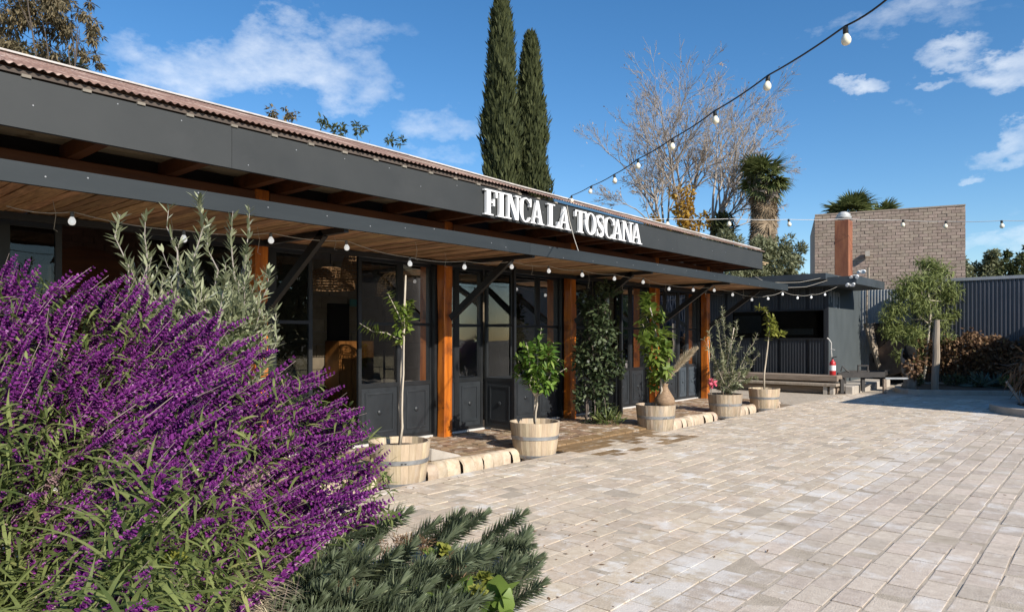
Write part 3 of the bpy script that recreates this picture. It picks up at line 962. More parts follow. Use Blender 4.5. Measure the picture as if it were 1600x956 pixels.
def door_leaf(A, C, lower=True, top=2.745, mat='door_paint', name='glazed_door', knob=True, bottom=PZ + .03, pz=.90, tz=1.80):
    """one steel leaf standing between two points of the plan"""
    A, C = Vector((A[0], A[1], 0)), Vector((C[0], C[1], 0))
    t = (C - A); w = t.length; t.normalize(); nn = Vector((t.y, -t.x, 0))          # nn: outer side
    if nn.x < 0 and abs(t.y) > .5: nn = -nn
    s = .028
    f = MB()

    def bar(u0, u1, z0, z1, th=.022, off=0.0):
        f.obox(A + t * (u0 + u1) / 2 + nn * off + UP * (z0 + z1) / 2, t * (u1 - u0) / 2, nn * th, UP * (z1 - z0) / 2)
    bar(0, 2 * s, bottom, top); bar(w - 2 * s, w, bottom, top)
    bar(2 * s, w - 2 * s, top - .05, top, .020); bar(2 * s, w - 2 * s, bottom, bottom + .06, .020)
    bar(2 * s, w - 2 * s, tz - .022, tz + .022, .020)
    if lower: bar(2 * s, w - 2 * s, pz - .03, pz + .03, .020)
    fr = f.build(name, 'steel_black' if mat != 'door_paint_lit' else 'door_paint', BLD)

    def sheet(nm, z0, z1, m, off, th):
        g = MB(); g.obox(A + t * w / 2 + nn * off + UP * (z0 + z1) / 2, t * (w / 2 - 2 * s + .002), nn * th, UP * ((z1 - z0) / 2))
        return g.build(nm, m, fr)
    sheet('pane', tz + .022, top - .05, 'pane_glass', -.004, .003)
    sheet('pane', (pz + .03) if lower else bottom + .06, tz - .022, 'pane_glass', -.004, .003)
    if lower:
        p = sheet('lower_panel', bottom + .06, pz - .03, mat, 0, .010)
        g = MB()
        z0, z1 = bottom + .13, pz - .10
        for (u0, u1, a, c) in ((.12, .15, z0, z1), (w - .15, w - .12, z0, z1), (.15, w - .15, z0, z0 + .03), (.15, w - .15, z1 - .03, z1)):
            g.obox(A + t * (u0 + u1) / 2 + nn * .012 + UP * (a + c) / 2, t * (u1 - u0) / 2, nn * .008, UP * (c - a) / 2)
        g.build('panel_moulding', mat, fr)
        if knob:
            g = MB(); c0 = A + t * w / 2 + UP * (z0 + z1) / 2
            g.tube([c0 + nn * .01, c0 + nn * .022, c0 + nn * .03, c0 + nn * .036], [.035, .035, .02, .006], 12)
            g.build('door_knob', 'door_paint' if mat != 'door_paint_lit' else 'door_paint_lit', fr, smooth=40)
    return fr


for (a, c, lo, m) in ((1.45, 1.94, False, 0), (1.94, 2.44, False, 0), (3.22, 3.80, False, 0), (3.80, 4.41, False, 0),
                      (4.61, 4.80, True, 0), (4.80, 5.39, True, 0), (6.14, 6.91, True, 0), (6.91, 7.56, True, 0), (7.76, 8.10, True, 0), (8.10, 8.72, True, 0),
                      (9.50, 10.22, True, 0), (10.22, 10.87, True, 0), (11.07, 11.98, True, 0), (12.86, 13.50, True, 0), (13.50, 14.11, True, 0),
                      (14.31, 15.05, True, 0), (15.05, 15.72, True, 0), (15.72, 16.20, True, 'door_paint_lit'), (16.20, 16.72, True, 'door_paint_lit')):
    door_leaf((XF, a), (XF, c), lo, mat=m or 'door_paint', pz=.90 if a < 4 or a > 5.4 else .42)
door_leaf((XF + .06, 8.74), (-7.42, 8.68), True)
door_leaf((XF + .06, 12.0), (-7.45, 11.97), True)
for a, c in zip(ps[:-1], ps[1:]):
    b = MB(); b.box(XF - .04, XF + .06, a + .097, c - .097, PZ - .02, PZ + .026); b.build('threshold', 'cable_white', BLD)

for y in ps:
    b = MB(); b.box(-8.27, -8.10, y - .125, y + .125, PZ, 2.86); b.build('door_jamb', 'steel_black', BLD)
# interior
b = MB(); b.box(-13.3, -8.31, -2.5, 17.3, -.2, PZ); b.build('inner_floor', 'inner_floor', BLD)
b = MB(); b.box(-13.4, -13.3, -2.5, 17.4, 0, 4.4); o = b.build('back_wall', 'wall_mortar', BLD)
bw = MB()
z = .06
while z < 3.1:
    h = rnd.uniform(.22, .30)
    y = -2.4 - rnd.random() * .4
    while y < 17.2:
        L = rnd.uniform(.35, .75)
        bw.chamfer_box(-13.32, -13.26 + rnd.uniform(-.008, .012), y + .008, y + L - .008, z + .006, z + h - .006, .01) if False else bw.box(-13.31, -13.262 + rnd.uniform(-.012, .012), y + .008, y + L - .008, z + .007, z + h - .007)
        y += L
    z += h
tag(bw.build('wall_stones', 'inner_wall', BLD), kind='stuff')
b = MB(); b.box(-13.3, -8.3, 17.12, 17.3, 0, 3.9); b.build('end_wall', 'inner_wall', BLD)
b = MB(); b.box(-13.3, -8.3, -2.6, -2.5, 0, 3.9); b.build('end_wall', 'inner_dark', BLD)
# brick partition with a timber arch
b = MB(); b.box(-11.1, -11.0, 2.4, 5.0, PZ, 3.7); PT = b.build('brick_partition', 'inner_brick', BLD)
b = MB()
av = [(2.95, PZ), (4.15, PZ), (4.15, 2.35)] + [(3.55 + .6 * math.cos(g), 2.35 + .52 * math.sin(g)) for g in np.linspace(.3, math.pi - .3, 9)] + [(2.95, 2.35)]
n = len(av)
b.add([(-10.995, y, z) for y, z in av] + [(-10.96, y, z) for y, z in av], [tuple(range(n, 2 * n))] + [(i, (i + 1) % n, n + (i + 1) % n, n + i) for i in range(n)])
b.build('timber_arch', 'beam_wood', BLD)
bm_ = MB()
for k in range(14):
    for j in range(9):
        y0 = 2.42 + j * .28 + (.14 if k % 2 else 0)
        bm_.box(-11.0, -10.985 + rnd.uniform(-.004, .004), y0, y0 + .26, 2.3 + k * .09, 2.375 + k * .09)
tag(bm_.build('partition_bricks', 'inner_brick', BLD), kind='stuff')
b = MB(); b.box(-13.25, -13.15, 9.10, 9.62, 1.53, 2.35); b.build('inner_doorway', 'inner_dark', BLD)


def wicker_lamp(x, y, z, r, h, label):
    t = thing('wicker_lamp', label, 'lamp', (x, y, z), 'wicker lamps in the restaurant')
    b = MB()
    prof = [(.35, 1.0), (.62, .9), (.82, .72), (.95, .45), (1.0, .2), (1.0, 0)]
    for k in range(22):
        g = 2 * math.pi * k / 22
        for s in (-.35, .35):
            b.tube([(x + r * pr * math.cos(g + s * zz), y + r * pr * math.sin(g + s * zz), z + h * zz) for pr, zz in prof], .006, 3, False)
    for zz, pr in ((0, 1), (.12, 1), (.24, .99), (.36, .97), (.48, .94), (.6, .89), (.72, .82), (.84, .7), (.95, .5), (1, .35)):
        b.tube([(x + r * pr * math.cos(g), y + r * pr * math.sin(g), z + h * zz) for g in np.linspace(0, 2 * math.pi, 17)], .009, 3, False)
    b.build('lamp_shade', 'wicker', t)
    b = MB(); b.tube([(x, y, z + h), (x, y, 3.75)], .008, 5); b.build('cord', 'cable_black', t)


wicker_lamp(-9.5, 7.1, 2.52, .26, .50, 'tall bell shaped wicker lamp seen through the open doorway')
wicker_lamp(-10.6, 7.35, 2.45, .42, .38, 'wide wicker lamp hanging behind the bell shaped one')
wicker_lamp(-10.4, 8.7, 2.40, .40, .42, 'wicker lamp hanging behind the leafless sapling')
wicker_lamp(-10.4, 5.8, 2.62, .42, .36, 'wicker lamp behind the pane next to the leftmost visible timber post')
wicker_lamp(-10.2, 11.4, 2.55, .40, .45, 'wicker lamp hanging inside to the right of the middle timber post')
CU = thing('wooden_cupboard', 'orange wood cupboard inside the restaurant beside the open doorway', 'cupboard', (-12.9, 9.2, PZ))
b = MB(); b.box(-13.2, -12.7, 9.02, 9.95, PZ, 1.52); b.build('cabinet', 'cupboard_wood', CU)
for k in range(3):
    b = MB(); b.box(-12.699, -12.675, 9.05 + k * .30, 9.33 + k * .30, .2, 1.46); d_ = b.build('cupboard_door', 'cupboard_wood', CU, bevel=.008)
    b = MB(); b.box(-12.676, -12.664, 9.10 + k * .30, 9.28 + k * .30, .90, 1.38); b.build('door_panel', 'cupboard_wood', d_)
b = MB(); b.box(-13.14, -13.11, 9.62, 9.92, 2.30, 2.46)
tag(b.build('exit_sign', 'exit_green'), 'small green exit sign above the inner doorway', 'sign')
SH = thing('metal_shelf', 'dark shelf with rows of jars behind the glazed door', 'shelf', (-10.6, 9.3, PZ))
b = MB()
for z in (.5, 1.0, 1.5, 2.0, 2.4): b.box(-10.75, -10.4, 8.65, 10.0, z - .02, z)
for yy in (8.65, 9.97):
    for xx in (-10.75, -10.43): b.box(xx, xx + .03, yy, yy + .03, PZ, 2.4)
b.build('shelf_frame', 'frame_steel', SH)
jme = MB().lathe((0, 0, 0), [(.05, 0), (.06, .01), (.06, .12), (.045, .145), (.045, .16)], 10).mesh('jar', 'cupboard_wood', smooth=50)
jl = ['pale jar on the dark shelf, %s from the left' % s for s in ('first', 'second', 'third', 'fourth', 'fifth', 'sixth', 'seventh')]
for k in range(7):
    o = inst('jar', jme, None, (-10.52, 8.80 + k * .165, 1.5)); tag(o, jl[k], 'jar', 'jars on the shelf')


def inner_table(x, y, label):
    t = thing('dining_table', label, 'table', (x, y, PZ), 'dining tables inside')
    MB().box(x - .4, x + .4, y - .6, y + .6, .74, .78).build('table_top', 'inner_dark', t)
    for sx in (-.35, .32):
        for sy in (-.55, .52): MB().box(x + sx, x + sx + .04, y + sy, y + sy + .04, PZ, .74).build('leg', 'frame_steel', t)


inner_table(-9.9, 5.2, 'dark dining table inside behind the left panes')
inner_table(-9.8, 9.6, 'dark dining table inside behind the open door leaf')
inner_table(-9.7, 13.2, 'dark dining table inside behind the far panes')
# white curtain behind the left panes
b = MB()
ys = np.linspace(1.47, 2.40, 60)
b.add([(-8.36 + .03 * math.sin(y * 46), y, z) for z in (.1, 2.35) for y in ys], [(i, i + 1, 61 + i, 60 + i) for i in range(59)])
tag(b.build('curtain', 'curtain_white', smooth=True), 'white curtain hanging behind the leftmost glass panes', 'curtain')

# roof
XE, ZE, SL, XR = -6.85, 3.838, .353, -11.0


def drop(y):
    u = min(max((y - 7.5) / 5.0, 0), 1)
    return -.062 * u * u * (3 - 2 * u)


def zr(x): return ZE + SL * (XE - x)


def xrid(y): return XR if y < 9.5 else XR + (y - 9.5) / (17.86 - 9.5) * (-6.95 - XR)


y = -2.6; pitch = .070; sw = .84
while y < 17.8:
    y1 = min(y + sw + .02, 17.84)
    nn_ = int((y1 - y) / pitch * 6)
    vs, fs, gs = [], [], []
    dzs = rnd.uniform(0, .006)
    glass = (6.2 < y < 9.6) or (14.2 < y < 17.2)  # added see-through strips that let sun onto the inner walls
    xm = -8.35 if y < 10 else -9.3
    xa = -7.72 if y < 10 else -7.30
    rows = 5
    for i in range(nn_ + 1):
        yy = y + (y1 - y) * i / nn_
        w = .010 * math.sin(2 * math.pi * yy / pitch)
        xt = xrid(yy)
        for xx in (XE, max(xa, xt), max(xm, xt), max(-9.8, xt), xt):
            vs.append((xx, yy, zr(xx) + w + dzs + drop(yy)))
    g2 = []
    for i in range(nn_):
        for k in range(4):
            q = (i * 5 + k, i * 5 + k + 1, i * 5 + 5 + k + 1, i * 5 + 5 + k)
            (g2 if (glass and k == 1) else fs).append(q)
    used = sorted({i for q in fs for i in q}); mp_ = {i: k for k, i in enumerate(used)}
    b = MB(); b.add([vs[i] for i in used], [tuple(mp_[i] for i in q) for q in fs]); b.build('roof_sheet', 'rust_roof', BLD, smooth=True)
    if g2:
        used = sorted({i for q in g2 for i in q}); mp_ = {i: k for k, i in enumerate(used)}
        b = MB(); b.add([vs[i] for i in used], [tuple(mp_[i] for i in q) for q in g2]); b.build('added_sun_slot', 'sun_slot_sheet', BLD, smooth=True)
    y += sw
b = MB()
b.add([(XR, -2.6, zr(XR) - .02), (XR, 9.5, zr(XR) - .02), (-15.2, 17.86, ZE - .05), (-15.2, -2.6, ZE - .05), (-6.98, 17.86, ZE - .02)], [(0, 1, 2, 3)])
b.v.pop(); b.build('rear_slope', 'rust_roof', BLD)
b = MB(); b.box(-8.76, -8.72, 5.6, 10.6, 4.20, 4.49); b.build('added_baffle', 'inner_dark', BLD)  # added dark board, blocks the sky showing through the roof strips
b = MB(); b.add([(XR, 9.5, zr(XR) - .02), (-15.2, 17.86, ZE - .05), (-6.98, 17.86, ZE - .08)], [(0, 1, 2)]) if False else b.add([(XR, 9.5, zr(XR) - .02), (-9.3, 17.86, ZE - .07), (-6.98, 17.86, ZE - .08)], [(0, 1, 2)]); b.build('added_sun_slot', 'sun_slot_sheet', BLD)  # translucent hip piece added so sun reaches the end wall
b = MB(); b.add([(XR, 9.5, zr(XR) - .02), (-15.2, 17.86, ZE - .05), (-9.3, 17.86, ZE - .07)], [(0, 1, 2)]); b.build('rear_slope', 'rust_roof', BLD)
ridge = [(XR, -2.6), (XR, 2.0), (XR, 6.0), (XR, 9.5)] + [(xrid(y), y) for y in (11.6, 13.7, 15.8, 17.8)]
for p, q in zip(ridge[:-1], ridge[1:]):
    b = MB(); b.beam((p[0], p[1], zr(p[0]) + .03 + drop(p[1])), (q[0], q[1], zr(q[0]) + .03 + drop(q[1])), .09, .025); b.build('ridge_cap', 'ridge_metal', BLD)
for a, c in ((-2.6, 2.1), (2.11, 5.2), (5.21, 8.2)):
    b = MB(); b.box(-6.99, -6.90, a, c, 3.782, 3.822); b.build('eave_timber', 'eave_timber', BLD)
tb = MB().box(-.045, .03, -.035, .035, -.0125, .0125).mesh('eave_block', 'block_wood')
y = -2.3
while y < 9.4:
    inst('eave_block', tb, BLD, (-6.915, y, 3.772)); y += .455
b = MB(); b.obox((-6.965, 10.4, 3.772), (.018, 0, 0), (0, 2.19, -.018), (0, 0, .02)); b.build('eave_timber', 'eave_timber', BLD)
# dark board added behind the eave to keep the gap dark
b = MB(); b.box(-7.06, -7.03, -2.6, 17.7, 3.58, 3.80); b.build('eave_dark_backing', 'inner_dark', BLD)

# ------------------------------------------------------------------ sign letters
SG = thing('restaurant_sign', 'raised white serif letters reading FINCA LA TOSCANA on the dark fascia', 'sign', (-6.9, 7.39, 3.34))


def stroke(path, wid):
    L_, R_ = [], []
    for i, p in enumerate(path):
        a = Vector(path[max(i - 1, 0)]); c = Vector(path[min(i + 1, len(path) - 1)])
        t = (c - a).normalized(); n_ = Vector((-t.y, t.x)); w = wid[i] / 2
        L_.append(tuple(Vector(p) + n_ * w)); R_.append(tuple(Vector(p) - n_ * w))
    return L_, R_


def letter(ch, y0, y1, z0, z1):
    w, h = (y1 - y0), (z1 - z0)
    b = MB(); cnt = [0]

    def ext(front_quads, pts2, loops):
        k = cnt[0]; cnt[0] += 1
        xa, xb = -6.9 + .018 + k * .0004, -6.9 + .066 + k * .0007
        n = len(pts2)
        P = [(xb, y0 + u * w, z0 + v * h) for u, v in pts2] + [(xa, y0 + u * w, z0 + v * h) for u, v in pts2]
        fs = list(front_quads) + [tuple(n + i for i in reversed(q)) for q in front_quads]
        for lp in loops:
            for i in range(len(lp)):
                a, c = lp[i], lp[(i + 1) % len(lp)]
                fs.append((a, n + a, n + c, c))
        b.add(P, fs)

    def poly(pts):
        ext([tuple(range(len(pts)))], pts, [list(range(len(pts)))])

    def rect(u0, u1, v0, v1): poly([(u0, v0), (u1, v0), (u1, v1), (u0, v1)])

    def strip(Lp, Rp, closed=False):
        n = len(Lp); pts = list(Lp) + list(Rp)
        q = [(i, n + i, n + (i + 1) % n, (i + 1) % n) for i in range(n if closed else n - 1)]
        loops = [list(range(n)), list(range(2 * n - 1, n - 1, -1))] if closed else [list(range(n)) + list(range(2 * n - 1, n - 1, -1))]
        ext(q, pts, loops)
    S = .052; T = .20 * .37 / max(w, .01) * .42          # serif height, stem width relative to letter width
    st = .085 / w; th = .040 / w
    if ch == 'I':
        rect(.5 - st / 2, .5 + st / 2, 0, 1); rect(.5 - st * .98, .5 + st * .98, 0, S); rect(.5 - st * .98, .5 + st * .98, 1 - S, 1)
    elif ch == 'F':
        rect(.16, .16 + st, 0, 1); rect(0, .16 + st + .2, 0, S); rect(0, 1, 1 - S * 1.15, 1)
        poly([(.82, 1 - S), (.86, .72), (.97, .72), (1, 1)]); rect(.16 + st * .9, .74, .49, .545); rect(.66, .77, .38, .66)
    elif ch == 'L':
        rect(.16, .16 + st, 0, 1); rect(0, .16 + st + .2, 1 - S, 1); rect(0, .98, 0, S * 1.15)
        poly([(.85, S), (.89, .29), (1, .29), (1, 0)])
    elif ch == 'T':
        rect(.5 - st / 2, .5 + st / 2, 0, 1); rect(.5 - st * .95, .5 + st * .95, 0, S); rect(0, 1, 1 - S * 1.2, 1)
        poly([(0, 1), (0, .70), (.09, .70), (.14, 1)]); poly([(1, 1), (.86, 1), (.91, .70), (1, .70)])
    elif ch == 'N':
        rect(.13, .13 + th, 0, 1); rect(.84 - th, .84, 0, 1); poly([(.10, 1), (.10 + st * 1.05, 1), (.84, 0), (.84 - st * .9, 0)])
        rect(0, .36, 0, S); rect(0, .30, 1 - S, 1); rect(.62, 1, 1 - S, 1)
    elif ch == 'A':
        poly([(.14, 0), (.14 + th, 0), (.52, .93), (.45, 1)]); poly([(.40, 1), (.60, 1), (.92, 0), (.92 - st, 0)])
        rect(.27, .72, .28, .335); rect(0, .36, 0, S); rect(.56, 1.02, 0, S)
    elif ch == 'O':
        g = np.linspace(0, 2 * math.pi, 33)[:-1]
        strip([(.5 + .5 * math.cos(a), .5 + .515 * math.sin(a)) for a in g], [(.5 + (.5 - st * .96) * math.cos(a), .5 + .462 * math.sin(a)) for a in g], True)
    elif ch == 'C':
        g = np.linspace(.72, 2 * math.pi - .62, 26)
        wd_o = [(.52 + .50 * math.cos(a) * 1.0, .5 + .515 * math.sin(a)) for a in g]
        wd_i = [(.52 + (.50 - st * (.35 + .62 * max(0, -math.cos(a)) ** .8)) * math.cos(a), .5 + .462 * math.sin(a)) for a in g]
        strip(wd_o, wd_i)
        rect(.86, .98, .66, 1.0); poly([(.84, .80), (.98, .70), (.98, .90), (.78, .97)])
    elif ch == 'S':
        pth = [(.86, .74), (.80, .88), (.64, .955), (.46, .965), (.28, .93), (.17, .83), (.17, .71), (.27, .61), (.45, .53), (.64, .45), (.79, .36), (.85, .25), (.80, .13), (.66, .05), (.47, .03), (.28, .06), (.15, .16), (.10, .29)]
        ww = [.07, .08, .10, .11, .15, .2, .23, .25, .26, .26, .25, .23, .2, .15, .11, .10, .08, .07]
        Lp, Rp = stroke(pth, ww); strip(Lp, Rp)
        rect(.82, .92, .68, 1.0); rect(.05, .15, 0, .33)
    b.build('letter', 'sign_white', SG)


LZ = [('F', 97, 213), ('I', 212, 284), ('N', 286, 420), ('C', 408, 516), ('A', 508, 626), ('L', 658, 762), ('A', 755, 866),
      ('T', 905, 1006), ('O', 996, 1095), ('S', 1097, 1166), ('C', 1165, 1257), ('A', 1236, 1332), ('N', 1322, 1424), ('A', 1404, 1500)]
for ch, a, c in LZ:
    ya, yc = y_on(740 + a * .175, -6.84), y_on(740 + c * .175, -6.84)
    letter(ch, ya, yc, 3.352, 3.718)

# ------------------------------------------------------------------ barrel planters
def make_tub(name, label, wood, loc, R0=.285, R1=.352, H=.49):
    t = thing(name, label, 'planter', loc, 'half barrel planters along the porch')
    NST = 24

    def rad(z):
        u = z / H
        return R0 + (R1 - R0) * (u ** .8)
    mes = []
    for v in range(4):
        b = MB()
        ha = math.pi / NST - .0025
        zs = [0, .12, .25, .37, H + rnd.uniform(-.002, .002)]
        vs = []
        dr = rnd.uniform(-.0015, .0015)
        for z in zs:
            for (rr, g) in ((rad(z) + dr - .001, -ha), (rad(z) + dr + .0015, 0), (rad(z) + dr - .001, ha), (rad(z) - .026, ha), (rad(z) - .026, -ha)):
                vs.append((rr * math.cos(g), rr * math.sin(g), z))
        fs = [(k * 5 + i, k * 5 + (i + 1) % 5, k * 5 + 5 + (i + 1) % 5, k * 5 + 5 + i) for k in range(4) for i in range(5)] + [(20, 21, 22, 23, 24)]
        b.add(vs, fs); mes.append(b.mesh('stave', wood))
    for k in range(NST):
        inst('stave', mes[k % 4], t, t.location, Quaternion((0, 0, 1), 2 * math.pi * k / NST))
    for z0, z1 in ((.255, .305), (.006, .045)):
        b = MB(); n = 40
        vs, fs = [], []
        for (rr, z) in ((rad(z0) + .0015, z0), (rad(z0) + .006, z0 + .002), (rad(z1) + .006, z1 - .002), (rad(z1) + .0015, z1)):
            for k in range(n):
                g = 2 * math.pi * k / n
                vs.append((t.location.x + rr * math.cos(g), t.location.y + rr * math.sin(g), t.location.z + z))
        fs = [(i * n + k, i * n + (k + 1) % n, (i + 1) * n + (k + 1) % n, (i + 1) * n + k) for i in range(3) for k in range(n)]
        b.add(vs, fs); h_ = b.build('hoop', 'hoop_steel', t, smooth=30)
        if z0 > .1:
            b = MB()
            for g in (-.62, -.50):
                c = Vector((math.cos(g), math.sin(g), 0)); rr = rad(.28) + .006
                b.lathe(t.location + c * rr + UP * .275, [(.012, -.004), (.012, .004)], 8)
            b.build('rivet', 'frame_steel', h_)
    b = MB()
    for k in range(1):
        n = 24
        b.add([(t.location.x + (rad(.40) - .028) * math.cos(2 * math.pi * i / n), t.location.y + (rad(.40) - .028) * math.sin(2 * math.pi * i / n), t.location.z + .405 + rnd.uniform(-.012, .012)) for i in range(n)] +
              [(t.location.x, t.location.y, t.location.z + .43)], [(i, (i + 1) % n, n) for i in range(n)])
    b.build('soil', 'soil', t)
    b = MB(); b.box(t.location.x - .25, t.location.x + .25, t.location.y - .22, t.location.y - .12, -.29, t.location.z)
    b.box(t.location.x - .25, t.location.x + .25, t.location.y + .12, t.location.y + .22, -.29, t.location.z)
    b.build('bearer', 'eave_timber', t)
    return t


TX = -6.23
TUBZ = -.065
t1 = make_tub('barrel_planter', 'pale half barrel planter nearest the camera, holding the tall bare stemmed sapling', 'barrel_wood', (TX, 5.25, TUBZ))
tub_y = [5.25, 7.71, 11.12, 14.02, 16.15]
t2 = copy_tree(t1, (TX, tub_y[1], TUBZ), 'pale half barrel planter holding the bushy bright green citrus')
t3 = make_tub('barrel_planter', 'brown weathered half barrel planter holding the lemon tree in front of the clay vase', 'barrel_old', (TX, tub_y[2], TUBZ - .01))
t4 = copy_tree(t3, (TX, tub_y[3], TUBZ), 'weathered half barrel planter holding the silvery olive bush')
t5 = copy_tree(t1, (TX, tub_y[4], TUBZ), 'half barrel planter farthest along the porch, holding the small yellow-green sapling')
for t, a in ((t2, 1.1), (t4, .7), (t5, 2.3)):
    t.rotation_euler.z = a
tub = [Vector((TX, y, .36)) for y in tub_y]


def leaf_clump(C, R, n, L, Wd, up=.3, bend=.25, shell=.5, dirs_out=.6, jit=.25):
    """n leaves in an ellipsoidal clump; R is a 3-vector of radii"""
    C, R = np.array(C), np.array(R)
    u = rand_dirs(n)
    rr = (shell + (1 - shell) * nrg.random((n, 1))) * (.55 + .45 * nrg.random((n, 1))) ** .5
    P = C + u * rr * R
    D = unit(u * dirs_out + rand_dirs(n) * .7 + np.array([0, 0, up]))
    N = unit(rand_dirs(n) * .6 + np.array([0, 0, 1.0]) + u * .4)
    return P, D, N, L * (1 + jit * nrg.normal(size=n)).clip(.5, 1.7), Wd * (1 + jit * nrg.normal(size=n)).clip(.5, 1.6)


class Leafer:
    def __init__(s): s.V, s.Q, s.n = [], [], 0

    def add(s, P, D, N, L, Wd, bend=.25, prof=(.25, 1, .06)):
        V, Q = leaves(P, D, N, L, Wd, bend, prof)
        s.V.append(V); s.Q.append(Q + s.n); s.n += len(V)

    def build(s, name, mat, parent):
        return np_obj(name, np.concatenate(s.V), np.concatenate(s.Q), mat, parent)


def along(lf, pts, n, L, Wd, spread=1.0, up=.5, bend=.2, t0=.2, prof=(.2, 1, .06), jit=.2):
    """leaves set along a branch polyline"""
    pts = np.array([tuple(p) for p in pts]); k = len(pts) - 1
    t = t0 + (1 - t0) * nrg.random(n)
    i = np.minimum((t * k).astype(int), k - 1); f = t * k - i
    P = pts[i] + (pts[i + 1] - pts[i]) * f[:, None]
    T = unit(pts[i + 1] - pts[i])
    o = rand_dirs(n); o = unit(o - T * (o * T).sum(1, keepdims=True))
    D = unit(o * spread + T * up)
    N = unit(T + rand_dirs(n) * .3)
    lf.add(P, D, N, L * (1 + jit * nrg.normal(size=n)).clip(.5, 1.6), Wd * (1 + jit * nrg.normal(size=n)).clip(.5, 1.6), bend, prof)


def wig(p0, p1, k=6, a=.02, sag=0):
    p0, p1 = Vector(p0), Vector(p1)
    return [p0.lerp(p1, i / k) + Vector((rnd.gauss(0, a), rnd.gauss(0, a), rnd.gauss(0, a * .5) - sag * 4 * (i / k) * (1 - i / k))) * (1 if 0 < i < k else 0) for i in range(k + 1)]


# tub 1: tall bare sapling tied to a stake
T = thing('sapling', 'tall thin pale sapling with a few leaves on two side shoots, tied to a stake', 'tree', tub[0])
top = at(634, 430, 8.02)
b = MB(); b.tube(wig(tub[0], top, 9, .008), [.022, .02, .019, .017, .016, .015, .014, .013, .012, .009], 7); b.build('stake', 'trunk_pale', T, smooth=True)
b = MB(); st1 = wig(tub[0] + Vector((.035, -.03, 0)), at(632, 500, 7.98), 7, .012)
b.tube(st1, [.013, .013, .012, .011, .010, .009, .008, .006], 6)
br1 = [at(630, 548, 8.0), at(622, 530, 8.02), at(604, 520, 8.0), at(583, 518, 7.96), at(562, 505, 7.93)]
br2 = [at(631, 512, 8.0), at(622, 490, 7.95), at(612, 470, 7.9), at(606, 458, 7.88)]
br3 = [at(632, 520, 8.0), at(637, 495, 8.05), at(640, 470, 8.1)]
b.tube(br1, [.008, .007, .006, .005, .003], 5); b.tube(br2, [.008, .006, .004, .003], 5); b.tube(br3, [.007, .005, .003], 5)
b.build('stem', 'trunk_pale', T, smooth=True)
lf = Leafer()
along(lf, br1, 80, .085, .045, 1, .5, .3, .15); along(lf, br2, 60, .075, .040, 1, .4, .3, .05); along(lf, br3, 70, .08, .042, 1, .4, .3, .05)
lf.add(*leaf_clump(at(629, 505, 8.0), (.10, .10, .22), 80, .085, .045))
lf.build('leaves', 'lemon_leaf', T)
# tub 2: citrus bush
T = thing('citrus_tree', 'bushy bright green citrus with big glossy leaves and two bare stems', 'tree', tub[1])
b = MB()
D2 = 9.75
tips = [(808, 560), (822, 535), (846, 512), (852, 545), (874, 560), (865, 535), (830, 580), (862, 600), (885, 575), (842, 575), (803, 575)]
lf = Leafer()
for k in range(2):
    b.tube(wig(tub[1] + Vector((.03 * k, -.03 * k, 0)), at(838 + 3 * k, 610, D2), 5, .01), .014, 6)
for (x, y) in tips:
    d = D2 + rnd.uniform(-.28, .28)
    p = wig(at(838 + rnd.uniform(-3, 3), 618, D2), at(x, y, d), 5, .02)
    b.tube(p, [.010, .009, .007, .006, .004, .003], 5)
    along(lf, p, 42, .105, .050, 1, .55, .35, .25, (.3, 1, .75, .06))
b.build('stem', 'trunk_pale', T, smooth=True)
lf.add(*leaf_clump(at(840, 562, D2), (.30, .30, .33), 330, .10, .05), .35, (.3, 1, .75, .06))
lf.build('leaves', 'citrus_leaf', T)
# tub 3: lemon tree and vase
T = thing('lemon_tree', 'tall narrow lemon tree with yellow-green leaves in front of the fourth timber post', 'tree', tub[2])
D3 = tub[2].dot(DV)
b = MB(); lf = Leafer()
main = [tub[2], at(1034, 610, D3), at(1030, 570, D3), at(1026, 525, D3), at(1016, 480, D3)]
b.tube(main, [.02, .018, .015, .011, .006], 7)
for (x0, y0, x1, y1) in ((1028, 540, 1004, 470), (1026, 530, 1000, 500), (1028, 560, 1044, 520), (1020, 500, 1010, 465), (1022, 505, 1036, 490), (1030, 575, 1008, 545), (1030, 570, 1048, 548), (1031, 590, 1014, 580), (1031, 590, 1044, 575), (1030, 580, 1022, 605), (1018, 490, 1012, 460), (1026, 535, 996, 525)):
    p = wig(at(x0, y0, D3), at(x1, y1, D3 + rnd.uniform(-.3, .3)), 4, .02)
    b.tube(p, [.008, .007, .005, .004, .002], 4)
    along(lf, p, 52, .135, .055, 1, .5, .45, .1, (.3, 1, .8, .06))
b.build('trunk', 'trunk_pale', T, smooth=True)
lf.add(*leaf_clump(at(1024, 545, D3), (.24, .24, .52), 260, .13, .055), .4, (.3, 1, .8, .06))
lf.build('leaves', 'lemon_leaf', T)
vz = tub[2] + RV * .17 + DV * .06 - UP * .02
V_ = thing('clay_vase', 'brown ridged clay vase standing in the barrel planter behind the lemon tree trunk', 'vase', vz)
b = MB(); b.lathe(vz, [(k * .82, z * .62) for k, z in [(.13, 0), (.19, .06), (.225, .18), (.20, .30), (.13, .45), (.075, .58), (.065, .65), (.085, .70), (.07, .70), (.05, .66)]], 24)
b.build('body', 'vase_clay', V_, smooth=True)


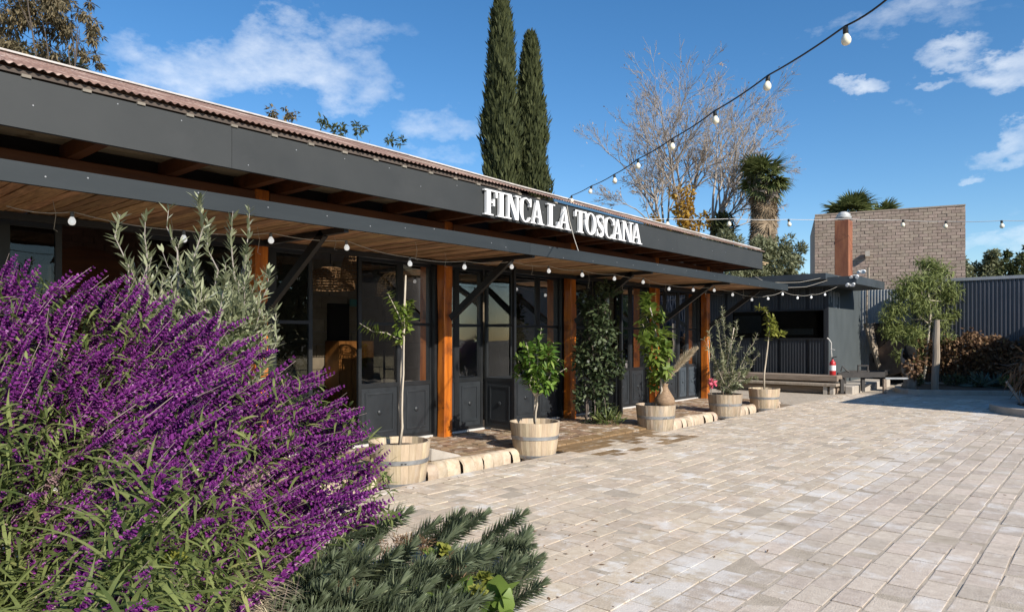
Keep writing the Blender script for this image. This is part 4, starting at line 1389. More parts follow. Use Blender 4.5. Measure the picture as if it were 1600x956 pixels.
def plume(base, tip, w, label):
    t = thing('pampas_plume', label, 'dried plant', base)
    p = [Vector(base).lerp(Vector(tip), i / 8) + Vector((0, 0, .06 * math.sin(i / 8 * 3))) for i in range(9)]
    b = MB(); b.tube(p, [.006] * 5 + [.004] * 4, 5); b.build('stem', 'trunk_pale', t)
    lf = Leafer(); n = 1500
    pp = np.array([tuple(v) for v in p]); t_ = .10 + .88 * nrg.random(n); k_ = np.minimum((t_ * 8).astype(int), 7); f_ = (t_ * 8 - k_)[:, None]
    P = pp[k_] * (1 - f_) + pp[k_ + 1] * f_; T_ = unit(pp[k_ + 1] - pp[k_])
    env = np.sin(np.pi * np.clip(t_ * 1.02, 0, 1)) ** .8
    lf.add(P, T_ + rand_dirs(n) * (.18 + .22 * env)[:, None], rand_dirs(n), w * (.35 + .9 * env) * nrg.uniform(.7, 1.4, n), .0065, nrg.uniform(-.1, .25, n), (.6, 1, .1)); lf.build('feather', 'pampas', t)


nk = vz + Vector((0, 0, .42))
plume(nk, at(1088, 545, 12.3), .13, 'large pale pampas plume leaning right out of the clay vase')
plume(nk + Vector((0, 0, .0)), at(1046, 562, 12.35), .06, 'small thin pampas plume standing upright in the clay vase')
# tub 4: olive bush
T = thing('olive_bush', 'silvery loose olive bush with crossing stakes in the fourth barrel planter', 'tree', tub[3])
D4 = tub[3].dot(DV)
b = MB(); lf = Leafer()
for (x, y, n) in ((1128, 478, 90), (1120, 500, 70), (1140, 505, 70), (1150, 500, 60), (1160, 525, 70), (1108, 515, 50), (1112, 545, 60), (1170, 560, 55), (1178, 545, 40), (1188, 552, 40), (1182, 590, 60), (1165, 580, 70), (1150, 560, 80), (1130, 550, 80), (1140, 530, 60), (1100, 530, 30), (1155, 600, 60), (1120, 590, 40), (1140, 590, 60), (1184, 520, 26)):
    p = wig(at(1133 + rnd.uniform(-6, 6), 615, D4), at(x, y, D4 + rnd.uniform(-.35, .35)), 6, .035)
    b.tube(p, [.009, .007, .006, .005, .004, .003, .002], 4)
    along(lf, p, int(n * 2.0), .085, .026, 1, .8, .15, .15)
for (x0, x1, y1) in ((1126, 1147, 512), (1112, 1106, 530), (1140, 1138, 560)):
    b.tube([at(x0, 622, D4), at(x1, y1, D4)], .011, 5)
b.build('stem', 'trunk_pale', T, smooth=True)
lf.build('leaves', 'olive_leaf', T)
fl = Leafer(); fl.add(*leaf_clump(at(1113, 598, D4 - .1), (.06, .06, .07), 26, .07, .06)); fl.build('pink_flower', 'pink_petal', T)
# tub 5: small sapling
T = thing('sapling', 'small sapling with bright yellow-green leaves in the farthest barrel planter', 'tree', tub[4])
D5 = tub[4].dot(DV)
b = MB(); lf = Leafer()
m5 = [tub[4], at(1194, 585, D5), at(1199, 545, D5), at(1203, 510, D5), at(1198, 488, D5), at(1192, 480, D5)]
b.tube(m5, [.022, .02, .018, .012, .007, .004], 6); b.build('trunk', 'trunk_pale', T, smooth=True)
along(lf, m5[2:], 120, .10, .055, 1, .4, .3, .1)
lf.add(*leaf_clump(at(1207, 518, D5), (.16, .16, .14), 80, .10, .055)); lf.add(*leaf_clump(at(1220, 522, D5), (.10, .1, .06), 34, .10, .055))
lf.add(*leaf_clump(at(1188, 482, D5), (.07, .07, .04), 18, .09, .05)); lf.add(*leaf_clump(at(1204, 500, D5), (.10, .1, .12), 45, .10, .055))
lf.build('leaves', 'yellow_leaf', T)

# climbing vine on the post
vb = rd((936 - 800) / F * 12.75, 12.75, PZ)
T = thing('climbing_vine', 'dense dark green climbing vine beside the open black door leaf', 'vine', vb)
b = MB(); lf = Leafer()
for k in range(7):
    p = wig(vb + Vector((rnd.uniform(-.2, .2), rnd.uniform(-.25, .25), 0)), at(918 + rnd.uniform(-8, 40), 440 + rnd.uniform(0, 40), 12.9), 8, .06)
    b.tube(p, .014, 4)
b.build('stem', 'trunk_dark', T)
for (x, y, rx, rz, n) in ((942, 640, .30, .22, 260), (932, 600, .38, .34, 560), (934, 560, .42, .36, 640), (936, 520, .40, .36, 560), (930, 485, .34, .30, 330), (948, 452, .30, .16, 170), (915, 470, .16, .2, 90), (962, 570, .22, .3, 200), (905, 560, .16, .4, 170), (905, 620, .14, .3, 90), (925, 660, .2, .06, 60)):
    lf.add(*leaf_clump(at(x, y, 12.75), (rx, rx * .8, rz), n, .075, .05, .0), .3, (.4, 1, .7, .08))
lf.build('leaves', 'vine_leaf', T)
gl = Leafer(); gl.add(*leaf_clump(at(950, 655, 12.6), (.30, .26, .12), 260, .16, .018, .9)); gl.build('grass_tuft', 'salvia_leaf', T)

# ------------------------------------------------------------------ salvia bush
SB = thing('salvia_bush', 'huge purple Mexican sage bush leaning over the near left corner', 'bush', rd(-1.8, 2.6, .1))
TOPL = [(-260, 330), (-60, 370), (0, 385), (60, 400), (110, 420), (170, 405), (230, 430), (300, 470), (360, 470), (420, 520), (480, 560), (540, 590), (580, 640), (610, 700), (622, 760), (612, 830)]


def top_y(x):
    for (a, b_) in zip(TOPL[:-1], TOPL[1:]):
        if a[0] <= x <= b_[0]:
            return a[1] + (b_[1] - a[1]) * (x - a[0]) / (b_[0] - a[0])
    return 330 if x < -260 else 840


def low_y(x): return 1010 if x < 210 else max(800, 1010 - (x - 210) * .56)


def sdepth(x, y):
    v = min(max((y - top_y(x)) / 560.0, 0), 1.15)
    return 3.35 - 1.75 * v + .25 * math.sin(x * .017 + y * .008)


spk = []
tries = 0
while len(spk) < 610 and tries < 200000:
    tries += 1
    x = rnd.uniform(-240, 625); y = rnd.uniform(360, 990)
    ty = top_y(x)
    if y < ty + 4 or y > low_y(x): continue
    line = 585 + .62 * max(x, 0) if x < 330 else 790 + (x - 330) * .35
    if y > line:
        if rnd.random() > max(.12, .55 - (y - line) / 420): continue
    elif x < 230 and 440 < y < 520 and rnd.random() > .55: continue
    dmin = 11 if y < line else 25
    if any((x - q[0]) ** 2 + (y - q[1]) ** 2 < dmin * dmin for q in spk): continue
    spk.append((x, y))
SPK_ME = []
for v in range(8):
    n_wh = 17 if v < 7 else 15
    P, D, N, L, Wd = [], [], [], [], []
    Ls = 1.0
    bx, by = rnd.uniform(-.2, .2), rnd.uniform(-.2, .2)
    for k in range(n_wh):
        t = (k / (n_wh - 1)) ** .92
        c = np.array([bx * t * t, by * t * t, t])
        m = (9 if t < .8 else 6) if v < 7 else 5
        for j in range(m):
            g = 2 * math.pi * (j + .5 * (k % 2)) / m + rnd.uniform(-.25, .25)
            o = np.array([math.cos(g), math.sin(g), 0])
            sz = (.088 if t < .72 else .088 * (1 - (t - .72) / .28 * .62)) * rnd.uniform(.75, 1.2)
            P.append(c + o * .006); D.append(o + np.array([0, 0, .55 + rnd.uniform(-.2, .25)])); N.append(np.array([0, 0, 1.0]) + np.array([rnd.gauss(0, .4), rnd.gauss(0, .4), 0]))
            L.append(sz); Wd.append(sz * rnd.uniform(.42, .62))
    V, Q = leaves(P, D, N, L, Wd, .2, (.55, 1, .35))
    # second blade of each floret, crossed with the first
    P2, D2_, N2 = np.array(P), np.array(D), np.cross(unit(np.array(D)), unit(np.array(N)))
    V2, Q2 = leaves(P2, D2_, N2, L, Wd, .1, (.55, 1, .35))
    SPK_ME.append(np_mesh('flower_spike', np.concatenate([V, V2]), np.concatenate([Q, Q2 + len(V)]), 'salvia_flower' if v < 7 else 'salvia_spent'))
stems = MB()
restV, restQ, rn = [], [], 0
spk.sort(key=lambda s: sdepth(*s))
for i, (x, y) in enumerate(spk):
    d = sdepth(x, y) + rnd.uniform(-.08, .12)
    ang = math.radians(62 - 34 * min(max((x + 40) / 560, 0), 1) + rnd.gauss(0, 8))
    p = at(x, y, d)                                             # tip
    dr = (RV * math.cos(ang) + UP * math.sin(ang) + DV * rnd.gauss(-.12, .28)).normalized()
    Ln = rnd.uniform(.22, .43) * (1.15 if x > 250 else 1)
    if y > 585 + .62 * max(x, 0): Ln *= rnd.uniform(.5, .85)
    base = p - dr * Ln
    q = dr.to_track_quat('Z', 'Y') @ Quaternion((0, 0, 1), rnd.uniform(0, 6.28))
    if i < 292:
        o = inst('flower_spike', SPK_ME[7 if rnd.random() < (.13 if 380 < x else .05) else i % 7], SB, base, q)
        sxy = .22 * rnd.uniform(.65, 1.0); o.scale = (sxy, sxy, Ln)
    else:
        me = SPK_ME[i % 6]
        co = np.zeros(len(me.vertices) * 3, np.float32); me.vertices.foreach_get('co', co); co = co.reshape(-1, 3) * np.array([.21, .21, Ln])
        R_ = np.array(q.to_matrix()); restV.append(co @ R_.T + np.array(base))
        qd = np.zeros(len(me.loops), np.int32); me.loops.foreach_get('vertex_index', qd); restQ.append(qd.reshape(-1, 4) + rn); rn += len(co)
    # stem from inside the bush
    root = base - dr * .22 - UP * .34 + DV * .15 - RV * .06 + DV * .1
    stems.tube([root, base - dr * .12 - UP * .03, base, p], [.0034, .0026, .0020, .0010], 4, False)
o = np_obj('flower_spikes', np.concatenate(restV), np.concatenate(restQ), 'salvia_flower', SB); tag(o, kind='stuff')
o = stems.build('stem', 'salvia_stem', SB); tag(o, kind='stuff')
# foliage
P, D, N, L, Wd = [], [], [], [], []
k = 0
while k < 16500:
    x = rnd.uniform(-300, 640); y = rnd.uniform(390, 1060)
    ty = top_y(x)
    if y < ty + 34 + rnd.random() * 20 or y > low_y(x) + 12: continue
    low = y > 585 + .55 * max(x, 0)
    if not low and rnd.random() < (.50 if x > 230 else .20): continue
    d = sdepth(x, y) + (rnd.uniform(.0, .55) if low else rnd.uniform(.05, .50))
    p = at(x, y, d)
    o = RV * rnd.gauss(.25 if x > 60 else -.25, .6) + DV * rnd.gauss(-.55, .5) + UP * rnd.gauss(.45, .4)
    P.append(tuple(p)); D.append(tuple(o)); N.append((rnd.gauss(0, .35), rnd.gauss(0, .35), 1))
    L.append(rnd.uniform(.055, .135) * (1.15 if low and x < 260 else .8)); Wd.append(rnd.uniform(.008, .0155)); k += 1
lf = Leafer(); lf.add(P, D, N, L, Wd, nrg.uniform(.25, .85, len(P)), (.35, 1, .85, .5, .05)); o = lf.build('leaves', 'salvia_leaf', SB); tag(o, kind='stuff')

# ------------------------------------------------------------------ tall young olive behind the salvia
T = thing('olive_shrub', 'tall silvery young olive rising behind the purple sage in front of the awning', 'tree', rd(-2.4, 5.3, .1))
b = MB(); lf = Leafer()
for (x0, y0, x1, y1, n) in ((222, 520, 188, 335, 110), (228, 500, 226, 330, 110), (300, 520, 306, 308, 190), (300, 470, 265, 322, 40), (330, 520, 330, 350, 140), (372, 500, 362, 330, 110), (378, 500, 392, 325, 120),
                            (380, 520, 415, 425, 100), (360, 540, 352, 410, 110), (300, 540, 285, 380, 140), (250, 540, 262, 440, 100), (395, 550, 428, 480, 70), (390, 560, 436, 525, 50), (270, 540, 240, 400, 110), (340, 560, 310, 420, 150), (370, 560, 385, 440, 130), (320, 560, 345, 440, 130), (240, 560, 205, 410, 80)):
    d = 5.3 + rnd.uniform(-.25, .25)
    base = rd((x0 - 800) / F * d * .6 + (310 - 800) / F * d * .4, d, .2)
    p = [base] + wig(at(x0, y0 + 60, d), at(x1 + rnd.uniform(-6, 6), y1, d + rnd.uniform(-.2, .2)), 6, .028)
    b.tube(p, [.014, .012, .010, .008, .007, .006, .004, .002], 5)
    along(lf, p[1:], int(n * .95), .085, .018, 1, 1.25, .12, .0, (.2, 1, .8, .05))
    for k in range(8):
        j = rnd.randint(0, 3); q0 = p[j].lerp(p[j + 1], rnd.random())
        g = rnd.uniform(0, 6.28); out = RV * math.cos(g) + DV * math.sin(g)
        L_ = rnd.uniform(.12, .30)
        sh = [q0, q0 + out * L_ * .35 + UP * L_ * .4, q0 + out * L_ * .55 + UP * L_ * 1.0]
        b.tube(sh, [.004, .003, .0015], 4)
        along(lf, sh, rnd.randint(12, 22), .080, .0175, .8, 1.2, .12, .1, (.2, 1, .8, .05))
for (x, y, rx, rz, n) in ((300, 500, .42, .22, 600), (360, 500, .30, .22, 420), (250, 500, .28, .18, 260), (330, 540, .5, .15, 420)):
    lf.add(*leaf_clump(at(x, y, 5.35), (rx, rx, rz), int(n * 1.6), .085, .020, .6), .12, (.2, 1, .8, .05))
b.build('stem', 'trunk_grey', T, smooth=True)
lf.build('leaves', 'olive_leaf', T)

# ------------------------------------------------------------------ spurge in the near bed
SPG = thing('spurge_plant', 'grey-green spurge with bottlebrush stems sprawling onto the pavers', 'plant', rd(-.9, 3.0, .12))
SM = []
for v in range(5):
    P, D, N, L, Wd = [], [], [], [], []
    n = 230
    bx = rnd.uniform(.08, .20)
    for k in range(n):
        t = .12 + .88 * (k / n)
        g = k * 2.39996
        c = np.array([bx * t * t, 0, t * (1 - .06 * t)])
        o = np.array([math.cos(g), math.sin(g), 0])
        s = .25 if t < .8 else .25 * (1 - (t - .8) / .2 * .45)
        P.append(c); D.append(o * (1.0 if t < .9 else .6) + np.array([bx * 2 * t, 0, .55 + (t > .9) * .6])); N.append(np.array([0, 0, 1]) + .2 * nrg.normal(size=3)); L.append(s * rnd.uniform(.85, 1.15)); Wd.append(.033)
    V, Q = leaves(P, D, N, L, Wd, -.12, (.55, 1, .05))
    b = MB(); b.tube([(bx * t * t, 0, t * (1 - .06 * t)) for t in np.linspace(0, .98, 7)], [.018] * 6 + [.006], 5)
    tv = np.array(b.v); tq = np.array([f for f in b.f if len(f) == 4])
    SM.append(np_mesh('spurge_stem', np.concatenate([V, tv]), np.concatenate([Q, tq + len(V)]), 'spurge_leaf'))
sps = []
tipl = [(822, 802), (765, 800), (840, 828), (828, 855), (852, 884), (856, 912), (845, 872), (742, 806), (720, 800), (690, 815), (640, 800), (600, 812), (610, 830), (560, 850), (500, 850), (460, 862), (805, 838), (790, 860), (810, 900), (775, 840)]
for (x, y) in tipl: sps.append((x, y, 0))
tries = 0
while len(sps) < 150 and tries < 40000:
    tries += 1
    x, y = rnd.uniform(340, 820), rnd.uniform(815, 1040)
    if y < 845 + max(0, (640 - x)) * .10 + rnd.uniform(0, 10): continue
    if x > 760 and y > 905: continue
    if any((x - q[0]) ** 2 + (y - q[1]) ** 2 < 18 ** 2 for q in sps): continue
    sps.append((x, y, 1))
for i, (x, y, inn) in enumerate(sps):
    dg = 1100 * (EYE - .30) / (y - HOR)                         # tips float about 0.2 m above the ground
    d = min(max(dg, 2.2), 4.7) + rnd.uniform(-.12, .12)
    if not inn: d = min(1100 * (EYE - .22) / (y - HOR), 4.9)
    ang = math.radians(50 - 24 * min(max((x - 420) / 430, 0), 1) + rnd.gauss(0, 8))
    dr = (RV * math.cos(ang) + UP * math.sin(ang) + DV * rnd.gauss(.15, .30)).normalized()
    Ln = rnd.uniform(.38, .54)
    if d < 3: Ln *= .85
    p = at(x, y, d)
    q = dr.to_track_quat('Z', 'Y') @ Quaternion((0, 0, 1), rnd.uniform(0, 6.28))
    if not inn: q = dr.to_track_quat('Z', 'Y')
    o = inst('spurge_stem', SM[i % 5], SPG, p - dr * Ln, q); o.scale = (Ln * .88, Ln * .88, Ln)
# broad leaves and dried bits among the spurge
T = thing('broadleaf_weed', 'bright green broad leaved weed growing under the spurge at the bottom edge', 'plant', rd(-.25, 3.1, .1))
lf = Leafer()
for (x, y, n, s) in ((735, 945, 26, .13), (700, 950, 20, .13), (770, 955, 16, .15), (700, 870, 12, .09), (620, 960, 14, .1), (480, 930, 10, .09)):
    lf.add(*leaf_clump(at(x, y, 1100 * (EYE - .15) / (y - HOR)), (.10, .10, .05), n, s, s * .75, .5), .4, (.35, .9, 1, .6, .1))
lf.build('leaves', 'broad_leaf', T)
for (x, y, lb) in ((450, 855, 'pale yellow-green flower head at the foot of the sage, left of the spurge'), (692, 857, 'yellow-green flower head in the middle of the spurge'), (757, 902, 'yellow-green flower head just above the broad leaves'), (748, 925, 'lowest yellow-green flower head beside the broad leaves'), (420, 842, 'small yellow-green flower head under the sage spikes'), (263, 885, 'lone yellow-green flower head among the sage leaves')):
    d = 1100 * (EYE - .30) / (y - HOR) if x > 400 else 2.0
    t = thing('spurge_flower', lb, 'flower', at(x, y, d), 'yellow-green flower heads')
    lf = Leafer(); lf.add(*leaf_clump(at(x, y, d), (.03, .03, .022), 46, .038, .034, .5)); lf.build('petals', 'yellow_leaf', t)
    b = MB(); b.tube([at(x, y, d), at(x - 8, y + 50, d + .06)], .004, 5); b.build('stem', 'broad_leaf', t)
T = thing('dried_flower_stalks', 'tangle of dried tan flower stalks between the spurge stems', 'dried plant', at(620, 830, 3.9))
lf = Leafer()
for (x, y, n) in ((625, 845, 160), (660, 850, 140), (725, 905, 120), (745, 935, 120), (560, 940, 90), (690, 870, 90), (540, 920, 60), (470, 905, 60), (600, 860, 90)):
    lf.add(*leaf_clump(at(x, y, 1100 * (EYE - .24) / (y - HOR)), (.09, .09, .06), n, .04, .006, .2, .2, 0.0))
lf.build('stalks', 'dry_leaf', T)
lf = Leafer(); P = []
for k in range(240):
    P.append(tuple(at(rnd.uniform(345, 400), rnd.uniform(900, 990), 2.55 + rnd.uniform(-.1, .2))))
T = thing('dry_grass_clump', 'bent clump of dry straw coloured grass under the sage at the bottom edge', 'grass', at(360, 960, 2.55))
lf.add(P, [tuple(RV * rnd.gauss(.6, .3) + UP * rnd.gauss(.5, .3) + DV * rnd.gauss(-.1, .3)) for _ in P], [(0, 0, 1)] * len(P), nrg.uniform(.08, .2, len(P)), .004, .5, (1, .8, .4, .1))
lf.build('blades', 'pampas', T)

# ------------------------------------------------------------------ dark shed at the end of the yard
HY, HX = 21.8, -6.5
HUT = thing('shed', 'dark corrugated metal shed with a long window at the far end of the yard', 'shed', (HX - 2, HY + 1, 0))


def corrugated(name, x0, x1, y, z0, z1, mat, parent, pitch=.085, amp=.012, trap=False, holes=None):
    """corrugated sheet standing in the plane y, facing -y"""
    prof = [(0, 0), (.30, 0), (.42, 1), (.72, 1), (.84, 0)] if trap else [(k / 6, .5 + .5 * math.sin(2 * math.pi * k / 6)) for k in range(6)]
    xs = []
    n = int((x1 - x0) / pitch)
    for i in range(n):
        for (u, a) in prof: xs.append((x0 + (i + u) * pitch, y - a * amp))
    xs.append((x0 + n * pitch, y - prof[0][1] * amp))
    b = MB(); m = len(xs)
    b.add([(x, yy, z) for z in (z0, z1) for (x, yy) in xs], [(i, i + 1, m + i + 1, m + i) for i in range(m - 1)])
    return b.build(name, mat, parent, smooth=(25 if trap else True))


WX0, WX1, WZ0, WZ1 = -9.42, -6.62, 1.58, 2.40
x = -13.0
while x < HX - .1:
    x1 = min(x + .85, HX - .06)
    corrugated('wall_sheet', x, x1, HY, .3, WZ0 - .04, 'shed_paint', HUT)
    corrugated('wall_sheet', x, x1, HY, WZ1 + .04, 3.2, 'shed_paint', HUT)
    if x1 < WX0: corrugated('wall_sheet', x, x1, HY, WZ0 - .04, WZ1 + .04, 'shed_paint', HUT)
    x = x1
b = MB(); b.box(-13, WX0 - .0, HY + .04, HY + .1, .2, 3.2); b.box(WX0, HX - .02, HY + .04, HY + .1, .2, WZ0 - .03); b.box(WX0, HX - .02, HY + .04, HY + .1, WZ1 + .03, 3.2); b.box(WX1 + .03, HX - .02, HY + .04, HY + .1, WZ0 - .03, WZ1 + .03)
b.build('front_wall', 'shed_paint', HUT)
b = MB(); b.box(HX - .10, HX, HY - .03, HY + .04, .2, 3.2); b.build('corner_trim', 'shed_paint', HUT)
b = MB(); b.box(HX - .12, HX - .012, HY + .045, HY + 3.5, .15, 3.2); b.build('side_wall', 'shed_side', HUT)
b = MB(); b.box(-13, HX - .2, HY + 3.4, HY + 3.5, 0, 3.2); b.build('rear_wall', 'inner_dark', HUT)
b = MB(); b.box(-13, HX - .13, HY + .11, HY + 3.4, .25, .3); b.build('shed_floor', 'inner_dark', HUT)
b = MB()
for (x0, x1, z0, z1) in ((WX0 - .06, WX0, WZ0 - .05, WZ1 + .05), (WX1, WX1 + .06, WZ0 - .05, WZ1 + .05), (WX0, WX1, WZ0 - .05, WZ0), (WX0, WX1, WZ1, WZ1 + .05)):
    b.box(x0, x1, HY - .04, HY + .03, z0, z1)
WF = b.build('window_frame', 'steel_black', HUT)
b = MB(); b.box(WX0, -8.32, HY + .0, HY + .006, WZ0, WZ1); b.build('pane', 'pane_glass', WF)
b = MB(); b.box(-8.32, -8.24, HY - .02, HY + .03, WZ0, WZ1); b.build('mullion', 'steel_black', WF)
b = MB(); b.box(-8.26, WX1, HY + .012, HY + .018, WZ0, WZ1); b.build('pane', 'pane_glass', WF)
b = MB(); b.box(-9.40, -8.52, HY + .035, HY + .05, 1.74, 2.28); b.build('sky_reflection_board', 'board_grey', HUT)  # grey board that paints a sky reflection behind the left pane
b = MB(); b.box(-7.9, -6.95, HY + .03, HY + .1, 1.68, 1.86); b.build('inner_counter', 'board_grey', HUT)
# two roof slabs
b = MB(); b.box(-13.2, -6.35, HY - .75, HY + 4, 3.26, 3.44); b.build('upper_roof', 'shed_roof', HUT)
b = MB(); b.box(-13.2, -5.57, HY - .6, HY + 2.4, 3.10, 3.258) if False else b.add(
    [(-13.2, HY - .6, 3.02), (-5.57, HY - .6, 3.10), (-5.57, HY + 2.5, 3.10), (-13.2, HY + 2.5, 3.02), (-13.2, HY - .6, 3.25), (-5.57, HY - .6, 3.33), (-5.57, HY + 2.5, 3.33), (-13.2, HY + 2.5, 3.25)],
    [(0, 3, 2, 1), (4, 5, 6, 7), (0, 1, 5, 4), (1, 2, 6, 5), (2, 3, 7, 6), (3, 0, 4, 7)])
b.build('lower_roof', 'shed_roof', HUT)
for k in range(9):
    yy = HY + .12 + k * .13 + rnd.uniform(-.03, .03); L = rnd.uniform(.15, .55)
    b = MB(); b.box(HX - .012, HX - .0095, yy, yy + .018, 3.0 - L, 3.02 - rnd.uniform(0, .1)); b.build('drip_mark', 'drip_white', HUT)
# flue with cowl
fx, fy = (1318 - 800) / F, 23.4
fp = rd(fx * 22.3, 22.3)
b = MB(); b.box(fp.x - .21, fp.x + .21, fp.y - .21, fp.y + .21, 3.2, 5.28); FL = b.build('flue', 'rust_flue', HUT, bevel=.01)
b = MB(); b.lathe((fp.x, fp.y, 0), [(.10, 5.28), (.10, 5.34), (.21, 5.34), (.235, 5.38), (.235, 5.41), (.19, 5.43), (.20, 5.44), (.20, 5.49), (.16, 5.50), (.14, 5.54), (.07, 5.57), (.03, 5.575)], 18)
b.build('cowl', 'flue_cap', FL, smooth=40)


def floodlight(p, label):
    t = thing('floodlight', label, 'lamp', p, 'white floodlights on the shed roof edge')
    p = Vector(p)
    for s in (-.08, .08):
        q = p + Vector((s, -s * .2, .0))
        b = MB(); b.tube([q + Vector((.0, .10, .02)), q + Vector((0, .02, 0)), q + Vector((0, -.05, -.03))], [.02, .04, .05], 10); b.build('lamp_head', 'label_white', t, smooth=40)
    b = MB(); b.box(p.x - .05, p.x + .05, p.y + .10, p.y + .17, p.z - .06, p.z + .06); b.build('bracket', 'label_white', t)


floodlight(at(1335, 432, 19.75), 'pair of white floodlights on the roof corner of the shed, upper one')
floodlight(at(1329, 444, 19.7), 'pair of white floodlights under the roof corner of the shed, lower one')
floodlight(at(1346, 424, 21.0), 'white floodlight pair standing on the shed roof behind the corner')

# bench, extinguisher, steel table, leaning boards
BN = thing('timber_bench', 'long low timber bench step along the foot of the dark shed', 'bench', (-7.7, 21.2, 0))
b = MB(); b.box(-9.7, -6.02, 21.02, 21.5, .34, .52); b.build('seat_beam', 'bench_wood', BN, bevel=.02)
b = MB(); b.box(-9.7, -5.98, 20.78, 21.5, .22, .30); b.build('lower_board', 'weathered_wood', BN, bevel=.01)
b = MB(); b.box(-9.7, -6.1, 21.0, 21.5, .0, .2); b.build('base_beam', 'bench_wood', BN, bevel=.02)
for xx in (-6.12, -6.3, -9.3):
    b = MB(); b.box(xx - .05, xx + .05, 20.82, 20.94, -.01, .215); b.build('leg', 'concrete', BN)
b = MB(); b.box(-13, -5.7, 21.55, 25.6, -.1, .22); b.box(-5.9, -5.70, 21.3, 21.5, -.1, .215)
tag(b.build('concrete_plinth', 'concrete', bevel=.015), 'pale concrete plinth under the dark shed', 'plinth')
ex = Vector((-6.22, 21.25, .522))
E = thing('fire_extinguisher', 'red fire extinguisher with a white label standing on the bench end', 'fire extinguisher', ex)
b = MB(); b.lathe(ex, [(.075, 0), (.085, .015), (.085, .33), (.07, .38), (.03, .42), (.025, .45)], 18); b.build('cylinder', 'ext_red', E, smooth=40)
b = MB(); b.lathe(ex, [(.0865, .13), (.0865, .28)], 18, False); b.build('label_band', 'label_white', E, smooth=True)
b = MB(); b.tube([ex + Vector((0, 0, .44)), ex + Vector((0, 0, .52))], .022, 8); b.tube([ex + Vector((0, 0, .50)), ex + Vector((.12, -.02, .53))], .012, 6); b.build('valve', 'frame_steel', E)
b = MB(); b.tube([ex + Vector((-.02, 0, .47)), ex + Vector((-.03, -.02, .7)), ex + Vector((-.03, -.02, .92)), ex + Vector((-.08, -.02, 1.0)), ex + Vector((-.14, -.02, 1.06))], [.016, .014, .014, .014, .02], 6); b.build('hose', 'hose_pale', E)
b = MB(); b.tube([ex + Vector((-.06, -.02, .74)), ex + Vector((.07, -.02, .72))], .012, 5); b.build('nozzle_clip', 'hose_pale', E)

FT = thing('steel_frame', 'low dark steel trailer frame on thin legs right of the shed', 'frame', rd(9.85, 20.3, 0))


def seg(x0, y0, x1, y1, d0, d1=None, w=.06, h=.06, name='bar', mat='frame_steel', par=None):
    b = MB(); b.beam(at(x0, y0, d0), at(x1, y1, d1 or d0), w, h, UP if abs(x1 - x0) > 4 else DV); return b.build(name, mat, par or FT)


seg(1309, 586, 1382, 585, 20.2, 20.2, .06, .15, 'side_rail'); seg(1325, 581, 1390, 581, 21.4, 21.4, .05, .10, 'side_rail')
seg(1309, 586, 1326, 581, 20.2, 21.4, .05, .1, 'cross_rail'); seg(1381, 585, 1389, 581, 20.2, 21.4, .05, .1, 'cross_rail')
for (x, y0, y1, d) in ((1319, 588, 604, 21.0), (1348, 588, 611, 20.3), (1378, 584, 604, 21.3), (1315, 592, 614, 19.9)):
    seg(x, y0, x + .01, y1, d, d, .09, .09, 'leg')
seg(1340, 571, 1357, 571, 20.6, 20.6, .04, .04, 'hoop'); seg(1341, 571, 1341.01, 581, 20.6, 20.6, .04, .04, 'hoop'); seg(1356, 571, 1356.01, 581, 20.6, 20.6, .04, .04, 'hoop')
b = MB(); b.tube([at(1314, 580, 20.3), at(1316, 572, 20.3), at(1322, 578, 20.3), at(1327, 581, 20.3)], .02, 5); b.build('hook', 'frame_steel', FT)
BR = thing('low_rail', 'short pale metal rail on legs between the steel frame and the garden bed', 'rail', at(1400, 614, 20.3))
seg(1383, 591, 1418, 591, 20.2, 20.2, .05, .05, 'rail', 'rail_metal', BR); seg(1382, 592, 1382.01, 615, 20.1, 20.1, .08, .08, 'leg', 'bench_wood', BR)
PB = thing('leaning_pallet', 'weathered grey plank panel leaning in the gap beside the shed', 'pallet', at(1365, 590, 25.5))
p0, p1 = at(1352, 505, 24.6), at(1376, 581, 24.6)
q0, q1 = at(1378, 503, 25.6), at(1392, 581, 25.6)
b = MB(); b.beam(p0, p1, .10, .14, DV); b.build('edge_board', 'weathered_wood', PB)
for k in range(9):
    u0, u1 = k / 9 + .008, (k + 1) / 9 - .008
    a, c_, e, g = p0.lerp(p1, u0), q0.lerp(q1, u0), q0.lerp(q1, u1), p0.lerp(p1, u1)
    nn = (c_ - a).cross(g - a).normalized() * .02
    b = MB(); b.add([a, c_, e, g, a + nn, c_ + nn, e + nn, g + nn], [(0, 1, 2, 3), (7, 6, 5, 4), (0, 4, 5, 1), (1, 5, 6, 2), (2, 6, 7, 3), (3, 7, 4, 0)]); b.build('plank', 'weathered_wood', PB)
lbl = ['thin dark round wooden table top leaning next to the grey plank panel', 'dark round wooden table top leaning between two others', 'broad brown round wooden table top leaning nearest the vine stump']
for k, (x, ww) in enumerate(((1386, .16), (1394, .30), (1403, .62))):
    c0 = at(x, 545, 24.8 - k * .3) ; c0.z = 1.16
    nn = (RV * (-.94 + k * .14) + DV * -.25 + UP * .33).normalized()
    a = nn.cross(UP).normalized(); e = a.cross(nn)
    R_ = .95 - .02 * k
    b = MB(); n = 36
    vs = [c0 + a * math.cos(2 * math.pi * i / n) * R_ + e * math.sin(2 * math.pi * i / n) * R_ + nn * s for s in (-.02, .02) for i in range(n)]
    b.add(vs, [tuple(range(n - 1, -1, -1)), tuple(range(n, 2 * n))] + [(i, (i + 1) % n, n + (i + 1) % n, n + i) for i in range(n)])
    tag(b.build('round_table_top', 'disc_wood'), lbl[k], 'table top', 'round table tops leaning by the shed')
